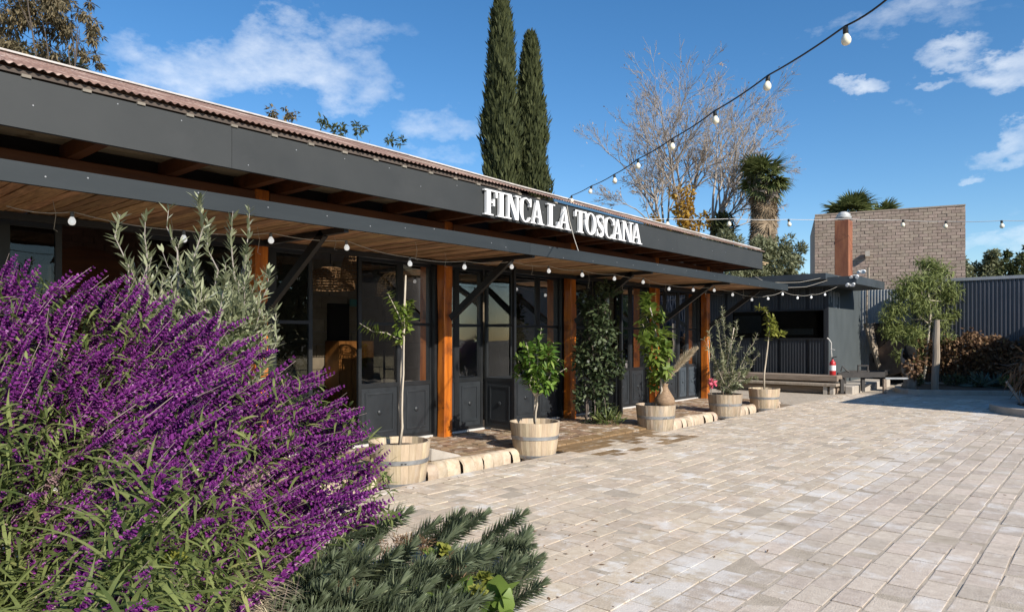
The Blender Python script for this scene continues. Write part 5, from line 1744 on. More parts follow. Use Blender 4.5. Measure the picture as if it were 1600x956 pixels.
# dark board put in for the shade of the gap, then grey sheet fence
GF = thing('grey_fence', 'pale grey corrugated fence panel showing between the shed and the pepper tree', 'fence', (-6, 27.4, 0))
for k in range(3):
    corrugated('fence_sheet', -8.0 + k * 1.1, -6.9 + k * 1.1 + .01, 27.6, 0, 3.3, 'fence_grey', GF, .10, .02, True)
b = MB(); b.box(-6.62, -6.55, HY + 3.55, HY + 3.62, 0, 2.2); b.build('post', 'frame_steel', GF)
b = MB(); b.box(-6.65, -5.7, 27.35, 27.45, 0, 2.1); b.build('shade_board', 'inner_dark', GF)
b = MB(); b.tube([at(1355, 445, 24.5), at(1354, 505, 24.5)], .03, 6); b.tube([at(1357, 418, 24.5), at(1357, 436, 24.5)], .04, 6)
tag(b.build('thin_pole', 'weathered_wood'), 'thin wooden pole between the shed side wall and the leaning panel', 'pole')
# right hand fence
FN = thing('metal_fence', 'tall dark blue corrugated metal fence behind the dried hedge', 'fence', (-2, 27.3, 0))
x = -5.4
while x < 0:
    corrugated('fence_sheet', x, x + 1.135, 27.3, .05, 3.46, 'fence_metal', FN, .1125, .055, True); x += 1.125
b = MB(); b.box(-5.4, .25, 27.22, 27.36, 3.46, 3.56); b.build('top_rail', 'rail_metal', FN)
# brick building behind
BB = thing('brick_building', 'windowless pale brick building rising behind the shed', 'building', (-7.3, 34, 0))
bA, bC, bz = Vector((-10.09, 31.96, 0)), Vector((-4.71, 33.44, 0)), 6.9
bt = (bC - bA).normalized(); bl_ = (bC - bA).length; bn = Vector((bt.y, -bt.x, 0))
b = MB(); q = [bA - bn * .03, bC - bn * .03, bC + Vector((-1.6, 6, 0)), bA + Vector((-2.2, 6.2, 0))]
b.add([(p.x, p.y, z) for z in (0, bz) for p in q], [(0, 1, 5, 4), (1, 2, 6, 5), (2, 3, 7, 6), (3, 0, 4, 7), (4, 5, 6, 7)]); b.build('wall_core', 'wall_mortar', BB)
b = MB(); b.obox((bA + bC) / 2 + UP * (bz + .03) - bn * .1, bt * (bl_ / 2), bn * .15, UP * .03); b.build('coping', 'wall_brick', BB)
wbm = MB().box(-.5, .5, -.5, .5, -.5, .5).mesh('brick', 'wall_brick')
rest_b = MB(); cnt = 0; z = bz - .02; row = 0
while z > 2.4:
    ch = .128; L0 = .33
    xx = -(L0 / 2 if row % 2 else 0) - rnd.random() * .04
    while xx < bl_:
        a, c = max(xx + .006, 0), min(xx + L0 - .010, bl_)
        if c - a > .05:
            zz0, zz1 = z - ch + .012, z
            p = bA + bt * (a + c) / 2 + bn * rnd.uniform(-.008, .012) + UP * (zz0 + zz1) / 2
            if cnt < 290:
                o = inst('brick', wbm, BB, p); o.scale = (c - a, .06, zz1 - zz0); o.rotation_euler = (0, 0, math.atan2(bt.y, bt.x)); cnt += 1
            else:
                rest_b.obox(p, bt * (c - a) / 2, bn * .03, UP * (zz1 - zz0) / 2)
        xx += L0
    z -= ch; row += 1
tag(rest_b.build('bricks', 'wall_brick', BB), kind='stuff')
WLt = thing('wall_lamp', 'small box lamp on a bracket on the pale brick wall', 'lamp', at(1369, 401, 30.6))
u_ = 2.05; p = bA + bt * u_ + bn * .03 + UP * 5.12
b = MB(); b.obox(p + bn * .19, bt * .09, bn * .11, UP * .11); b.build('lamp_box', 'concrete', WLt)
b = MB(); b.obox(p + bn * .035, bt * .02, bn * .045, UP * .03); b.build('bracket', 'frame_steel', WLt)

# ------------------------------------------------------------------ right hand bed planting
pt = at(1442, 610, 23.0); pt.z = .06
PP = thing('pepper_tree', 'young pepper tree with feathery light green crown in the garden bed', 'tree', pt)
b = MB(); lf = Leafer()
m_ = [pt, at(1446, 575, 23.0), at(1450, 530, 23.0), at(1454, 490, 23.0), at(1452, 465, 23.0)]
b.tube(m_, [.045, .04, .036, .032, .024], 7)
limbs = [((1454, 490), (1440, 455)), ((1454, 490), (1470, 450)), ((1452, 470), (1450, 425)), ((1440, 470), (1405, 455)), ((1452, 470), (1490, 470)), ((1450, 505), (1420, 480)), ((1440, 460), (1415, 430)), ((1455, 465), (1480, 430)), ((1452, 500), (1480, 500)), ((1445, 500), (1400, 500))]
for (a, c) in limbs:
    b.tube(wig(at(*a, 23.0), at(*c, 23.0 + rnd.uniform(-.7, .7)), 5, .05), [.028, .024, .02, .015, .01, .006], 5)
b.build('trunk', 'trunk_pale', PP, smooth=True)
for (x, y, rx, rz, n) in ((1440, 440, .75, .42, 900), (1465, 425, .55, .35, 600), (1415, 450, .55, .45, 650), (1400, 480, .5, .45, 520), (1440, 475, .7, .5, 700), (1482, 455, .5, .45, 520), (1395, 515, .45, .45, 420), (1425, 520, .5, .5, 500), (1415, 555, .5, .35, 300), (1450, 410, .5, .22, 300), (1470, 500, .45, .3, 260), (1490, 490, .28, .22, 150), (1478, 525, .35, .3, 150), (1385, 495, .28, .3, 160), (1440, 550, .45, .4, 240)):
    P, D, N, L, Wd = leaf_clump(at(x, y, 23.0 + rnd.uniform(-.35, .35)), (rx, rx, rz), int(n * 1.15), .17, .034, -.15, .25, .2, .45)
    lf.add(P, D, N, L, Wd, .35, (.3, 1, .5, .08))
lf.build('crown', 'pepper_leaf', PP)
sk = at(1461, 612, 20.4); sk.z = .05
S_ = thing('wooden_stake', 'thick weathered wooden post in the garden bed beside the pepper tree trunk', 'post', sk)
b = MB(); b.tube(wig(sk, at(1464, 500, 20.4), 6, .012), [.10, .098, .098, .095, .09, .085, .07], 10); b.build('post', 'weathered_wood', S_, smooth=30)
sp = at(1419, 612, 20.7); sp.z = .05
T = thing('vine_stump', 'thick gnarled old vine stump wrapped in dry creeper at the bed corner', 'stump', sp)
b = MB(); b.tube([sp, at(1422, 595, 20.7), at(1416, 575, 20.7), at(1418, 555, 20.7), at(1424, 545, 20.7)], [.22, .17, .14, .15, .10], 9)
b.tube([at(1420, 580, 20.7), at(1412, 560, 20.8), at(1414, 545, 20.8)], [.10, .10, .07], 8); b.build('trunk', 'trunk_grey', T, smooth=True)
lf = Leafer(); lf.add(*leaf_clump(at(1425, 572, 20.6), (.30, .30, .48), 420, .10, .07, -.2)); lf.build('dry_leaves', 'dry_leaf', T)
b = MB(); c0 = at(1421, 545, 20.6)
b.lathe(c0, [(.02, .07), (.10, .06), (.15, .0), (.17, -.09), (.16, -.20), (.13, -.30)], 11); b.v = [(x + rnd.uniform(-.035, .035), y + rnd.uniform(-.035, .035), z + rnd.uniform(-.03, .03)) for x, y, z in b.v]; tag(b.build('black_bag', 'bag_black', smooth=True), 'black plastic bag pulled over the top of the vine stump', 'bag')
HD = thing('dried_hedge', 'long clipped hedge of brown dried leaves in front of the metal fence', 'hedge', (-1.5, 25, 0))
lf = Leafer()
n = 9500
xs = nrg.uniform(-5.0, 1.1, n); ys = 26.55 + nrg.normal(size=n) * .22
tz = 1.62 + .09 * np.sin(xs * 3.1) + .06 * np.sin(xs * 8.3)
zs = .42 + (tz - .42) * nrg.random(n) ** .75 + (nrg.random(n) < .04) * nrg.random(n) * .3
P = np.stack([xs, ys, zs], 1)
lf.add(P, rand_dirs(n, -.2), rand_dirs(n, .4), nrg.uniform(.07, .14, n), nrg.uniform(.045, .085, n), .4, (.4, 1, .7, .1))
o = lf.build('leaves', 'dry_leaf', HD); tag(o, kind='stuff')
b = MB()
for k in range(25):
    x = -4.9 + k * .24
    b.tube(wig((x, 26.55, .05), (x + rnd.uniform(-.3, .3), 26.55 + rnd.uniform(-.2, .2), 1.5 + rnd.uniform(0, .35)), 4, .05), [.02, .016, .012, .009, .004], 4)
b.build('branches', 'trunk_dark', HD)
RF = thing('rail_fence', 'low black rail fence with thin upright bars under the dried hedge', 'fence', (-1.5, 25.2, 0))
for k in range(36):
    b = MB(); x = -4.9 + k * .165; b.box(x, x + .025, 26.95, 26.975, .06, 1.2); b.build('bar', 'steel_black', RF)
for z in (.62, 1.15):
    b = MB(); b.box(-4.95, 1.1, 26.976, 27.01, z, z + .05); b.build('rail', 'steel_black', RF)
for x in (-4.9, -1.55):
    b = MB(); b.box(x - .06, x + .06, 24.55, 24.67, .05, .78); b.build('post', 'trunk_dark', RF)
lab = ['low dark green shrub at the left end of the garden bed', 'small clipped dark shrub right of the thick wooden post', 'low dark shrub in the middle of the garden bed', 'pale green low plant near the right end of the bed']
for k, (x, y, d, rx, rz, m) in enumerate(((1432, 600, 22, .22, .22, 'green_tree'), (1490, 600, 22.0, .42, .2, 'vine_leaf'), (1520, 603, 21.6, .5, .16, 'vine_leaf'), (1578, 596, 20.8, .3, .2, 'salvia_leaf'))):
    p = at(x, y, d); q = Vector((p.x, p.y, .08))
    t = thing('low_shrub', lab[k], 'shrub', q)
    lf = Leafer(); lf.add(*leaf_clump((p.x, p.y, max(.26, p.z)), (rx, rx, rz), 420, .08, .035, .4)); lf.build('leaves', m, t)
    b = MB(); b.tube([q, (q.x, q.y, q.z + .25)], .02, 5); b.build('stem', 'trunk_dark', t)
for k, (x, y, d, s, lb) in enumerate(((1535, 603, 21.4, .62, 'large grey-green agave in the garden bed'), (1555, 604, 21.5, .5, 'smaller agave right of the large one in the bed'))):
    p = at(x, y, d); p.z = .1
    t = thing('agave', lb, 'plant', p, 'agaves in the garden bed')
    lf = Leafer(); n = 34
    D_ = rand_dirs(n, .9); D_[:, 2] = np.abs(D_[:, 2])
    lf.add(np.repeat(np.array([tuple(p)]), n, 0), D_, rand_dirs(n, 1), s * nrg.uniform(.7, 1.1, n), .085, .12, (.8, 1, .7, .04)); lf.build('leaves', 'agave_leaf', t)
p = Vector((-1.40, 19.3, .14))
T = thing('dry_palm', 'small dried brown palm standing on the left side of the round bed', 'plant', p)
lf = Leafer()
lf.add(*leaf_clump((p.x, p.y, .80), (.5, .5, .60), 460, .34, .04, -.5), .5, (.5, 1, .5, .05)); lf.build('leaves', 'dry_leaf', T)
b = MB(); b.tube([p, (p.x, p.y, .9)], [.12, .09], 8); b.tube([(p.x - .2, p.y - .5, .15), (p.x - .5, p.y - .3, .62)], .03, 6); b.build('trunk', 'trunk_grey', T)
# unseen block added outside the picture to throw shade on the yard's end
NB = thing('added_shade_block', 'unseen plain block added right of the yard to cast shade over its far end', 'building', (4.5, 21, 0))
b = MB(); b.box(1.2, 8, 17.0, 27, 0, 4.0); b.build('wall', 'wall_shade', NB)
b = MB(); b.box(1.1, 8.2, 16.9, 27.1, 4.0, 4.12); b.build('roof', 'shed_roof', NB)


# ------------------------------------------------------------------ trees
def branch(b, p, d, L, r, lev, maxlev, tips, wob=.18, up=.12, kids=(3, 5), ang=(.35, .75), n=4, ratio=.62, rmin=.006):
    k = 5 if lev < 2 else 4
    pts = [Vector(p)]; dd = Vector(d).normalized()
    for i in range(k):
        dd = (dd + Vector((rnd.gauss(0, wob), rnd.gauss(0, wob), rnd.gauss(0, wob) + up)) * .5).normalized()
        pts.append(pts[-1] + dd * L / k)
    r1 = max(r * (.45 if lev < maxlev else .3), rmin * .6)
    b.tube(pts, [r + (r1 - r) * i / k for i in range(k + 1)], n if lev < 2 else 3, False)
    if lev >= maxlev:
        tips.append((pts[-1], dd, pts[-2])); tips.append((pts[-2], dd, pts[-3])); return
    m = rnd.randint(*kids)
    for j in range(m):
        t = rnd.uniform(.35, 1.0) if j < m - 1 else 1.0
        i = min(int(t * k), k - 1); f = t * k - i
        q = pts[i].lerp(pts[i + 1], f)
        ax = dd.orthogonal().normalized(); ax.rotate(Quaternion(dd, rnd.uniform(0, 6.28)))
        nd = (pts[i + 1] - pts[i]).normalized(); nd.rotate(Quaternion(ax, rnd.uniform(*ang) if j < m - 1 else rnd.uniform(.05, .3)))
        branch(b, q, nd, L * ratio * rnd.uniform(.75, 1.2), max(r * (.30 + .38 * (1 - t) + .12), rmin), lev + 1, maxlev, tips, wob, up, kids, ang, n, ratio, rmin)


def crown_leaves(tips, n_per, L, Wd, spread, up=0, bend=.3):
    P, D, N = [], [], []
    for (p, d, _) in tips:
        for k in range(n_per):
            P.append((p.x + rnd.gauss(0, spread), p.y + rnd.gauss(0, spread), p.z + rnd.gauss(0, spread)))
            D.append((d.x * .5 + rnd.gauss(0, .6), d.y * .5 + rnd.gauss(0, .6), d.z * .3 + rnd.gauss(0, .6) + up)); N.append((rnd.gauss(0, .5), rnd.gauss(0, .5), 1))
    n = len(P)
    return P, D, N, nrg.uniform(L * .7, L * 1.3, n), nrg.uniform(Wd * .7, Wd * 1.3, n), bend


# bare poplar
dB = 33.0
base = at(1085, 527, dB); base.z = -.2
T = thing('bare_tree', 'large pale leafless poplar with clinging yellow creeper on its trunks', 'tree', base)
b = MB(); tips = []
heads = []
trk = [((1060, 400), (1075, 330)), ((1020, 400), (985, 300)), ((1090, 400), (1120, 310)), ((1110, 400), (1165, 330))]
for (a, c) in (((1085, 480), (1070, 350)), ((1085, 480), (1040, 375)), ((1090, 480), (1115, 360))):
    b.tube([base, at(*a, dB), at(*c, dB)], [.36, .28, .14], 8)
for (x0, y0, x1, y1, d0, r) in ((1070, 350, 1060, 200, 0, .17), (1070, 350, 1095, 180, .6, .15), (1040, 375, 1000, 250, -.6, .15), (1040, 375, 975, 190, .4, .14), (1040, 375, 1030, 230, .9, .13),
                               (1115, 360, 1150, 200, -.5, .16), (1115, 360, 1185, 215, .5, .15), (1115, 360, 1205, 280, -.9, .12), (1070, 350, 1045, 170, -.9, .12), (1115, 360, 1125, 160, .8, .14), (1040, 375, 960, 290, -.9, .10), (1115, 365, 1220, 340, .5, .09), (1115, 360, 1215, 180, .3, .12), (1040, 375, 985, 140, .2, .12), (1060, 350, 1020, 110, -.4, .13), (1115, 360, 1235, 250, -.3, .10), (1110, 360, 1180, 130, .4, .12)):
    p0, p1 = at(x0, y0, dB), at(x1, y1, dB + d0 * 3)
    v = p1 - p0
    branch(b, p0, v, v.length * .60, r * .50, 0, 4, tips, .17, .035, (4, 6), (.25, .85), 5, .52, .0080)
b.build('trunk', 'trunk_white', T, smooth=True)
lf = Leafer(); tp = [t for t in tips if rnd.random() < .10]
lf.add(*crown_leaves(tp, 1, .11, .06, .10)); lf.build('dry_leaves', 'twig_leaf', T)
lf = Leafer()
for (x, y, rx, rz, n) in ((1068, 330, .55, .8, 480), (1075, 360, .6, .6, 420), (1020, 350, .45, .5, 160), (1055, 300, .4, .4, 120), (1100, 345, .45, .5, 170), (1040, 365, .6, .35, 220), (1075, 300, .4, .5, 100), (1010, 362, .5, .3, 120), (1130, 365, .4, .4, 80)):
    lf.add(*leaf_clump(at(x, y, dB - .5), (rx, rx, rz), n, .16, .12, -.2))
lf.build('creeper', 'autumn_leaf', T)
lf = Leafer()
for (x, y, n) in ((1025, 365, 200), (1062, 370, 260), (1130, 350, 120), (1128, 362, 120)):
    lf.add(*leaf_clump(at(x, y, dB - .9), (.45, .45, .5), n, .17, .12))
lf.build('ivy', 'green_tree', T)
# fan palms
FAN = []
for v in range(3):
    P, D, N, L = [], [], [], []
    n = 26
    for k in range(n):
        g = (k / (n - 1) - .5) * 4.4
        P.append((0, 0, 0)); D.append((math.sin(g), .25 * math.cos(2 * g) * .4, math.cos(g))); N.append((0, 1, .1)); L.append(1.0 * (1 - .12 * abs(g)) * rnd.uniform(.9, 1.05))
    V, Q = leaves(P, D, N, L, .13, nrg.uniform(.05, .45, n), (.35, 1, .6, .06))
    FAN.append((V, Q))


def fan_palm(name, label, base, htrunk, rad, nf, nd, fan, mat_trunk='trunk_grey', group=None, skirt=1.8, lean=0):
    t = thing(name, label, 'palm tree', base, group)
    top_ = Vector(base) + UP * htrunk + RV * lean
    b = MB(); b.tube([base, Vector(base).lerp(top_, .5) + Vector((.04, 0, 0)), top_], [rad * 1.15, rad, rad * .9], 10); b.build('trunk', mat_trunk, t, smooth=True)
    for nm, cnt, mt in (('crown', nf, 'palm_leaf'), ('dead_fronds', nd, 'palm_dead')):
        VV, QQ, nn = [], [], 0
        st = MB()
        for k in range(cnt):
            g = rnd.uniform(0, 6.28)
            if nm == 'crown':
                e = rnd.uniform(-.95, 1.4); d = Vector((math.cos(g) * math.cos(e), math.sin(g) * math.cos(e), math.sin(e))); o = top_ + UP * rnd.uniform(-.15, .1); sl = fan * rnd.uniform(.5, .85); s = fan * rnd.uniform(.75, 1.05)
            else:
                d = Vector((math.cos(g) * .32, math.sin(g) * .32, -.9)).normalized(); o = top_ - UP * (.2 + rnd.uniform(0, 1) ** 1.3 * skirt) + Vector((math.cos(g), math.sin(g), 0)) * rad; sl = fan * .22; s = fan * rnd.uniform(.5, .85)
            tip = o + d * sl
            st.tube([o, o.lerp(tip, .5) + UP * .03, tip], [.025, .02, .015], 3, False)
            q = (d + UP * (-.25 if nm == 'crown' else -.5)).to_track_quat('Z', 'Y') @ Quaternion((0, 0, 1), rnd.uniform(-.6, .6))
            V, Q = FAN[k % 3]
            VV.append((V * s) @ np.array(q.to_matrix()).T + np.array(tip)); QQ.append(Q + nn); nn += len(V)
        if not cnt: continue
        o = np_obj(nm, np.concatenate(VV), np.concatenate(QQ), mt, t)
        st.build('stalks', mt, o)
    return t


pb = at(1190, 527, 31); pb.z = -.2
fan_palm('fan_palm', 'tall fan palm with a shaggy skirt of dead fronds beside the bare poplar', pb, 8.75, .32, 46, 110, .86, 'trunk_grey', None, 2.7, .1)
b1 = at(1330, 527, 46); b1.z = -.2
fan_palm('fan_palm', 'left one of two fan palm crowns above the brick building', b1, 9.85, .3, 46, 10, 1.15, group='palms behind the brick building')
b2 = at(1378, 527, 47); b2.z = -.2
fan_palm('fan_palm', 'right, lower one of two fan palm crowns above the brick building', b2, 9.55, .3, 40, 10, 1.1, group='palms behind the brick building')


# cypresses
def cypress(x, ytop, w_px, d, label, seed, off=0.0):
    base = at(x, 527, d); base.z = -.2
    H = at(x, ytop, d).z + .2
    t = thing('cypress', label, 'tree', base, 'tall cypresses behind the roof')
    R = w_px / F * d / 2

    def prof(u):  # u from 0 bottom to 1 top
        return R * min(1, (u / .12) ** .5 if u < .12 else 1) * max(0.02, (1 - max(0, u - .15) / .85) ** .46) * (1 + .05 * math.sin(u * 31 + seed))
    b = MB(); b.tube([base, base + UP * H * .9], [.22, .04], 7); b.build('trunk', 'trunk_dark', t)
    P, D, N, L, Wd = [], [], [], [], []
    n = 15000
    for k in range(n):
        u = rnd.random() ** .8
        if u < .28: u = rnd.uniform(.28, 1) if rnd.random() < .85 else u
        g = rnd.uniform(0, 6.28)
        cl = 1 + .20 * math.sin(g * 4 + u * 24 + seed) * math.sin(u * 47 + g * 2.0) + .07 * math.sin(g * 9 + u * 90)
        rr = prof(u) * cl * (rnd.uniform(.72, 1.02) if rnd.random() < .75 else rnd.uniform(.3, .8))
        P.append((base.x + rr * math.cos(g), base.y + rr * math.sin(g), base.z + u * H)); D.append((math.cos(g) * .42 + rnd.gauss(0, .18), math.sin(g) * .42 + rnd.gauss(0, .18), 1)); N.append((math.cos(g) + rnd.gauss(0, .5), math.sin(g) + rnd.gauss(0, .5), rnd.gauss(0, .3)))
        L.append(rnd.uniform(.22, .5)); Wd.append(rnd.uniform(.06, .12))
    lf = Leafer(); lf.add(P, D, N, L, Wd, nrg.uniform(-.1, .2, n), (.6, 1, .1)); lf.build('crown', 'cypress_leaf', t)
    b = MB(); b.lathe(base, [(prof(u) * .62, u * H) for u in np.linspace(.05, .97, 16)], 12); b.build('inner_crown', 'cypress_leaf', t)


cypress(783, -8, 80, 36, 'taller left cypress of the pair behind the roof', 1.3)
cypress(829, 58, 76, 37.5, 'shorter right cypress of the pair behind the roof', 4.1)


def leafy_tree(name, label, base, clumps, limbs, leaf, mat, tmat='trunk_grey', group=None, trad=.25, shell=.25, up=0, dens=1, prof=(.35, 1, .1), bend=.3):
    """clumps: (centre, radius, radius_z, leaves)"""
    base = Vector(base)
    t = thing(name, label, 'tree', base, group)
    b = MB()
    fork = base.lerp(sum((Vector(c[0]) for c in clumps), Vector()) / len(clumps), .45)
    b.tube([base, base.lerp(fork, .5) + Vector((.05, 0, 0)), fork], [trad, trad * .85, trad * .7], 8)
    tips = []
    for c in clumps:
        p = Vector(c[0]); v = p - fork
        branch(b, fork, v, v.length * .80, trad * .13, 0, limbs, tips, .10, .0, (3, 4), (.3, .8), 5, .16, .008)
    b.build('trunk', tmat, t, smooth=True)
    lf = Leafer()
    for (c, r, rz, n) in clumps:
        # each clump breaks into smaller sprays
        m = max(5, int(n / 55))
        for k in range(m):
            u = Vector((rnd.gauss(0, 1), rnd.gauss(0, 1), rnd.gauss(0, 1))).normalized() * rnd.uniform(.35, 1.0)
            cc = Vector(c) + Vector((u.x * r, u.y * r, u.z * rz))
            s = rnd.uniform(.2, .42) * r
            lf.add(*leaf_clump(cc, (s, s, s * .8), int(n / m * dens), leaf[0], leaf[1], up), bend, prof)
    lf.build('crown', mat, t)


# willowy tree at the top left
d = 19.0
leafy_tree('willow_tree', 'brownish willowy tree above the roof in the top left corner', rd((45 - 800) / F * d, d, -.2),
           [(at(20, 20, d), 1.0, .9, 800), (at(70, 30, d), 1.0, .8, 800), (at(110, 15, d), .7, .6, 480), (at(40, 75, d), .8, .5, 520), (at(85, 95, d + 1), .6, .4, 300), (at(135, 85, d), .35, .5, 170), (at(140, 20, d), .4, .5, 160), (at(-40, 40, d), 1.2, 1.2, 700), (at(60, -40, d), 1.4, .8, 600), (at(120, 105, d + 1), .4, .25, 140), (at(150, 62, d), .25, .3, 24)],
           2, (.16, .040), 'willow_leaf', 'trunk_dark', None, .34, .2, -.5, 1.8)
d = 22.0
leafy_tree('dense_tree', 'dark green foliage low behind the roof under the willowy tree', rd((60 - 800) / F * d, d, -.2),
           [(at(30, 85, d), .9, .5, 380), (at(70, 95, d), .8, .5, 420), (at(105, 105, d), .6, .4, 260)], 1, (.13, .07), 'green_tree', 'trunk_dark')
d = 26.0
leafy_tree('roof_treetop', 'sparse treetop with autumn tint poking over the roof, left of the other', rd((440 - 800) / F * d, d, -.2), [(at(440, 182, d), .55, .3, 150), (at(455, 178, d), .3, .25, 60), (at(422, 190, d), .35, .2, 70)], 2, (.15, .07), 'willow_leaf', 'trunk_dark', 'treetops over the roof', .2)
d = 30.0
leafy_tree('roof_treetop', 'sparse green treetop poking over the roof nearer the cypresses', rd((560 - 800) / F * d, d, -.2), [(at(540, 205, d), .8, .35, 150), (at(562, 205, d), .4, .4, 70), (at(512, 195, d), .3, .3, 50), (at(620, 222, d), .4, .3, 80), (at(505, 190, d), .2, .2, 20)], 2, (.17, .08), 'green_tree', 'trunk_dark', 'treetops over the roof', .2)
# olives behind the roof end
d = 27.0
for k, (x, y, r, rz, n, lb) in enumerate(((1105, 372, 1.3, .55, 1300, 'leftmost grey-green olive rising above the roof end'), (1160, 385, 1.3, .65, 1500, 'middle grey-green olive below the skirted palm'), (1215, 385, 1.1, .9, 1500, 'right grey-green olive between the palm and the brick building'))):
    dd = d + k * .8
    leafy_tree('olive_tree', lb, rd((x - 800) / F * dd, dd, -.2), [(at(x, y + 25, dd), r, rz, n), (at(x - 22, y + 12, dd), r * .6, rz * .7, n // 3), (at(x + 24, y + 8, dd), r * .6, rz * .7, n // 3), (at(x, y + 60, dd), r, .6, n // 2), (at(x + 28, y + 45, dd), r * .6, .7, n // 3)], 1, (.16, .05), 'olive_leaf_far', 'trunk_grey', 'olives behind the roof end', .2, .3, .3, 2.0)
d = 34.0
base = at(1129, 527, d - 2); base.z = -.2
T = thing('young_cypress', 'small dark conical evergreen between the poplar and the palm', 'tree', base)
b = MB(); b.tube([base, base + UP * 6], [.15, .03], 6); b.build('trunk', 'trunk_dark', T)
lf = Leafer(); lf.add(*leaf_clump(at(1129, 365, d - 2), (.6, .6, 1.0), 600, .25, .09, .9)); lf.build('crown', 'cypress_leaf', T)
# trees behind the right hand fence
d = 38.0
for k, (x, y, lb) in enumerate(((1525, 405, 'round olive green tree just right of the brick building'), (1580, 402, 'broad olive green tree behind the metal fence at the right edge'), (1650, 400, 'tree behind the metal fence beyond the right edge'))):
    leafy_tree('green_tree', lb, rd((x - 800) / F * d, d, -.2), [(at(x, y + 15, d), 1.1, .8, 700), (at(x - 18, y + 5, d), .6, .5, 260), (at(x + 20, y - 2, d), .7, .5, 300), (at(x + 5, y + 45, d), 1.3, .9, 500), (at(x - 25, y + 35, d), .8, .8, 260), (at(x + 30, y + 30, d), .8, .8, 260)], 1, (.20, .10), 'green_tree' if k else 'olive_leaf_far', 'trunk_dark', 'trees behind the metal fence', .25, .25, 0, 1.7)
# unseen belt of trees added across the yard to darken the pane reflections
WD = thing('added_tree_belt', 'unseen belt of tall trees added across the yard to darken the mirroring panes', 'trees', (24, 36, -.2)); WD['kind'] = 'stuff'
lf = Leafer(); n = 9000
tt = nrg.random(n); ph = tt * 60
H_ = 7.5 + 1.3 * np.sin(ph * .9) + .8 * np.sin(ph * 2.3)
P = np.stack([18 + tt * 8 + nrg.normal(size=n) * 1.2, 11 + tt * 60 + nrg.normal(size=n) * .8, H_ * nrg.random(n) ** .8], 1)
lf.add(P, rand_dirs(n), rand_dirs(n, .6), nrg.uniform(.6, 1.1, n), nrg.uniform(.4, .7, n), .3); lf.build('crowns', 'green_tree', WD)
b = MB()
for k in range(15): b.tube([(18 + k * .55, 12 + k * 4, -.2), (18.2 + k * .55, 12.2 + k * 4, 6)], [.3, .12], 7)
tag(b.build('trunks', 'trunk_dark', WD), kind='stuff')

# ------------------------------------------------------------------ festoon lights
BULB = MB().lathe((0, 0, 0), [(.011, -.028), (.013, -.034), (.020, -.045), (.028, -.060), (.030, -.074), (.027, -.088), (.018, -.099), (.007, -.103)], 14).mesh('bulb', 'bulb_cream', smooth=True)
SOCK = MB().lathe((0, 0, 0), [(.005, .012), (.016, .008), (.017, -.030), (.014, -.034)], 12).mesh('socket', 'socket_black', smooth=40)
BULW = MB().lathe((0, 0, 0), [(.011, -.028), (.013, -.034), (.020, -.045), (.028, -.060), (.030, -.074), (.027, -.088), (.018, -.099), (.007, -.103)], 12).mesh('bulb', 'bulb_white', smooth=True)
SOCG = MB().lathe((0, 0, 0), [(.005, .012), (.016, .008), (.017, -.030), (.014, -.034)], 10).mesh('socket', 'socket_grey', smooth=40)


def cat(pts, n=6, sag=.02):
    out = []
    for a, c in zip(pts[:-1], pts[1:]):
        for i in range(n):
            u = i / n
            out.append(a.lerp(c, u) - UP * sag * 4 * u * (1 - u))
    return out + [pts[-1]]


def festoon(label, pts, bulbs, mat, bme, sme, r=.005, sag=.02, scale=1.0, group='festoon light strings'):
    t = thing('string_lights', label, 'string lights', pts[0], group)
    b = MB(); b.tube(cat(pts, 6, sag), r, 5, False); b.build('cable', mat, t, smooth=True)
    for p in bulbs:
        q = Quaternion((1, 0, 0), rnd.gauss(0, .08)) @ Quaternion((0, 1, 0), rnd.gauss(0, .08))
        s = inst('socket', sme, t, Vector(p) - UP * .010, q, (scale,) * 3)
        o = bpy.data.objects.new('bulb', bme); o.parent = s; COL.objects.link(o); WLOC[o.name] = WLOC[s.name]
    return t


# big string from above the camera to the roof edge
A = (1470, -75, 3.55); Bp = (888, 311, 12.0)
rA, rB = (A[0] - 800) / F * A[2], (Bp[0] - 800) / F * Bp[2]


def on_line(x, y):
    q = (x - 800) / F
    t = (q * A[2] - rA) / ((rB - rA) - q * (Bp[2] - A[2]))
    return at(x, y, A[2] + t * (Bp[2] - A[2]))


bl = [on_line(x, y) for (x, y) in ((1321, 42), (1200, 119), (1117, 174), (1051, 217), (997, 249), (960, 273), (924, 291), (893, 306))]
festoon('heavy black cable of large cream bulbs running from the top edge down to the roof', [at(*A), at(1385, 0, 4.05)] + [p + UP * .004 for p in bl] + [at(*Bp)], bl, 'cable_black', BULB, SOCK, .0065, .012, 1.0)
# thin string across the sky to the right
xs = [(880, 341, 17), (1043, 342, 19), (1139, 342, 20), (1232, 343, 21), (1320, 342, 21.5), (1411, 344, 21.5), (1478, 346, 21), (1565, 345, 20), (1680, 343, 19)]
pp = [at(*q) for q in xs]
festoon('thin pale cable with small bulbs stretched level across the sky to the right', pp, [pp[i] for i in (1, 2, 3, 5, 6, 7)], 'cable_white', BULB, SOCK, .008, .02, 2.0)
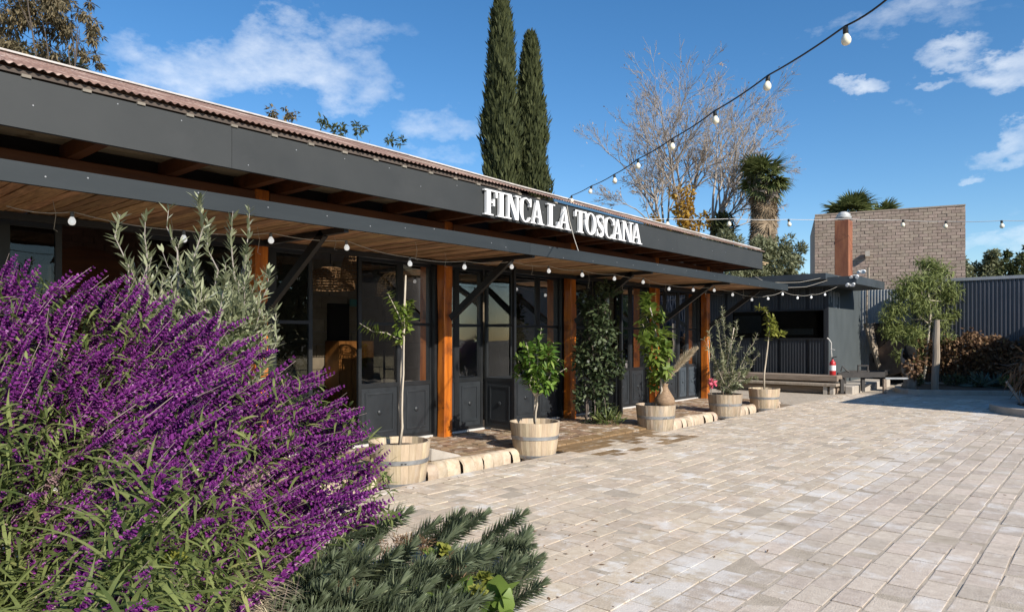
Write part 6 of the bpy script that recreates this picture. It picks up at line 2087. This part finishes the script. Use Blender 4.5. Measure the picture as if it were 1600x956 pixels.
# string under the awning
ub_ = [(10, 322), (113, 331), (287, 360), (423, 364), (541, 374), (640, 402), (726, 408), (800, 401), (857, 412), (909, 415), (960, 424), (1005, 431), (1046, 445), (1083, 447), (1116, 441), (1145, 455), (1175, 463)]
xl = -6.66
pl = []
for (x, y) in ub_:
    q = (x - 800) / F
    Y = y_on(x, xl); d = -xl * SN + Y * CS
    z = EYE + (HOR - y) / F * d
    pl.append(Vector((xl, Y, min(z, 2.70))))
hp = [at(x, y, d) for (x, y, d) in ((1199, 462, 18.3), (1223, 455, 18.8), (1246, 461, 19.3), (1268, 460, 19.6), (1289, 456, 19.8), (1326, 437, 20.3))]
festoon('string of small white bulbs hung under the awning and across to the shed', pl + hp, pl[1:] + hp[:-1], 'cable_pale', BULW, SOCG, .004, .03, 1.0)
# loose cables from awning end to shed roof
for k, (pts, lb) in enumerate(((((1170, 435, 17.5), (1205, 441, 18.5), (1250, 441, 19.5), (1300, 430, 20.6)), 'upper loose pale cable sagging from the building to the shed roof'), (((1180, 432, 17.5), (1215, 449, 18.5), (1260, 448, 19.5), (1310, 432, 20.6)), 'lower loose pale cable sagging from the building to the shed roof'))):
    b = MB(); b.tube(cat([at(*q) for q in pts], 5, .01), .006, 4, False); tag(b.build('loose_cable', 'cable_pale', smooth=True), lb, 'cable', 'loose cables by the shed')
# wire hanging from the sign and the bulb stuck on it
b = MB(); b.tube([at(886, 322, 11.6), at(890, 345, 11.5), at(897, 372, 11.2), at(905, 396, 10.9)], .006, 4)
tag(b.build('hanging_wire', 'cable_pale'), 'thin wire hanging in front of the sign down to the awning edge', 'wire')
t = thing('sign_bulb', 'small white bulb fixed between the L and A of the sign', 'lamp', at(872, 322, 11.6))
s = inst('socket', SOCK, t, at(872, 322, 11.6)); o = inst('bulb', BULW, s, WLOC[s.name])
# wires dangling under the awning
for k in range(16):
    y = 2.0 + k * .95
    b = MB(); x = -6.9 + rnd.uniform(-.4, .4); L = rnd.uniform(.08, .28)
    b.tube([(x, y, 2.775), (x + .01, y + .02, 2.775 - L * .5), (x - .01, y + .01, 2.775 - L), (x + .02, y + .03, 2.78 - L * 1.1)], .003, 4)
    b.build('hook_wire', 'cable_pale', BLD)
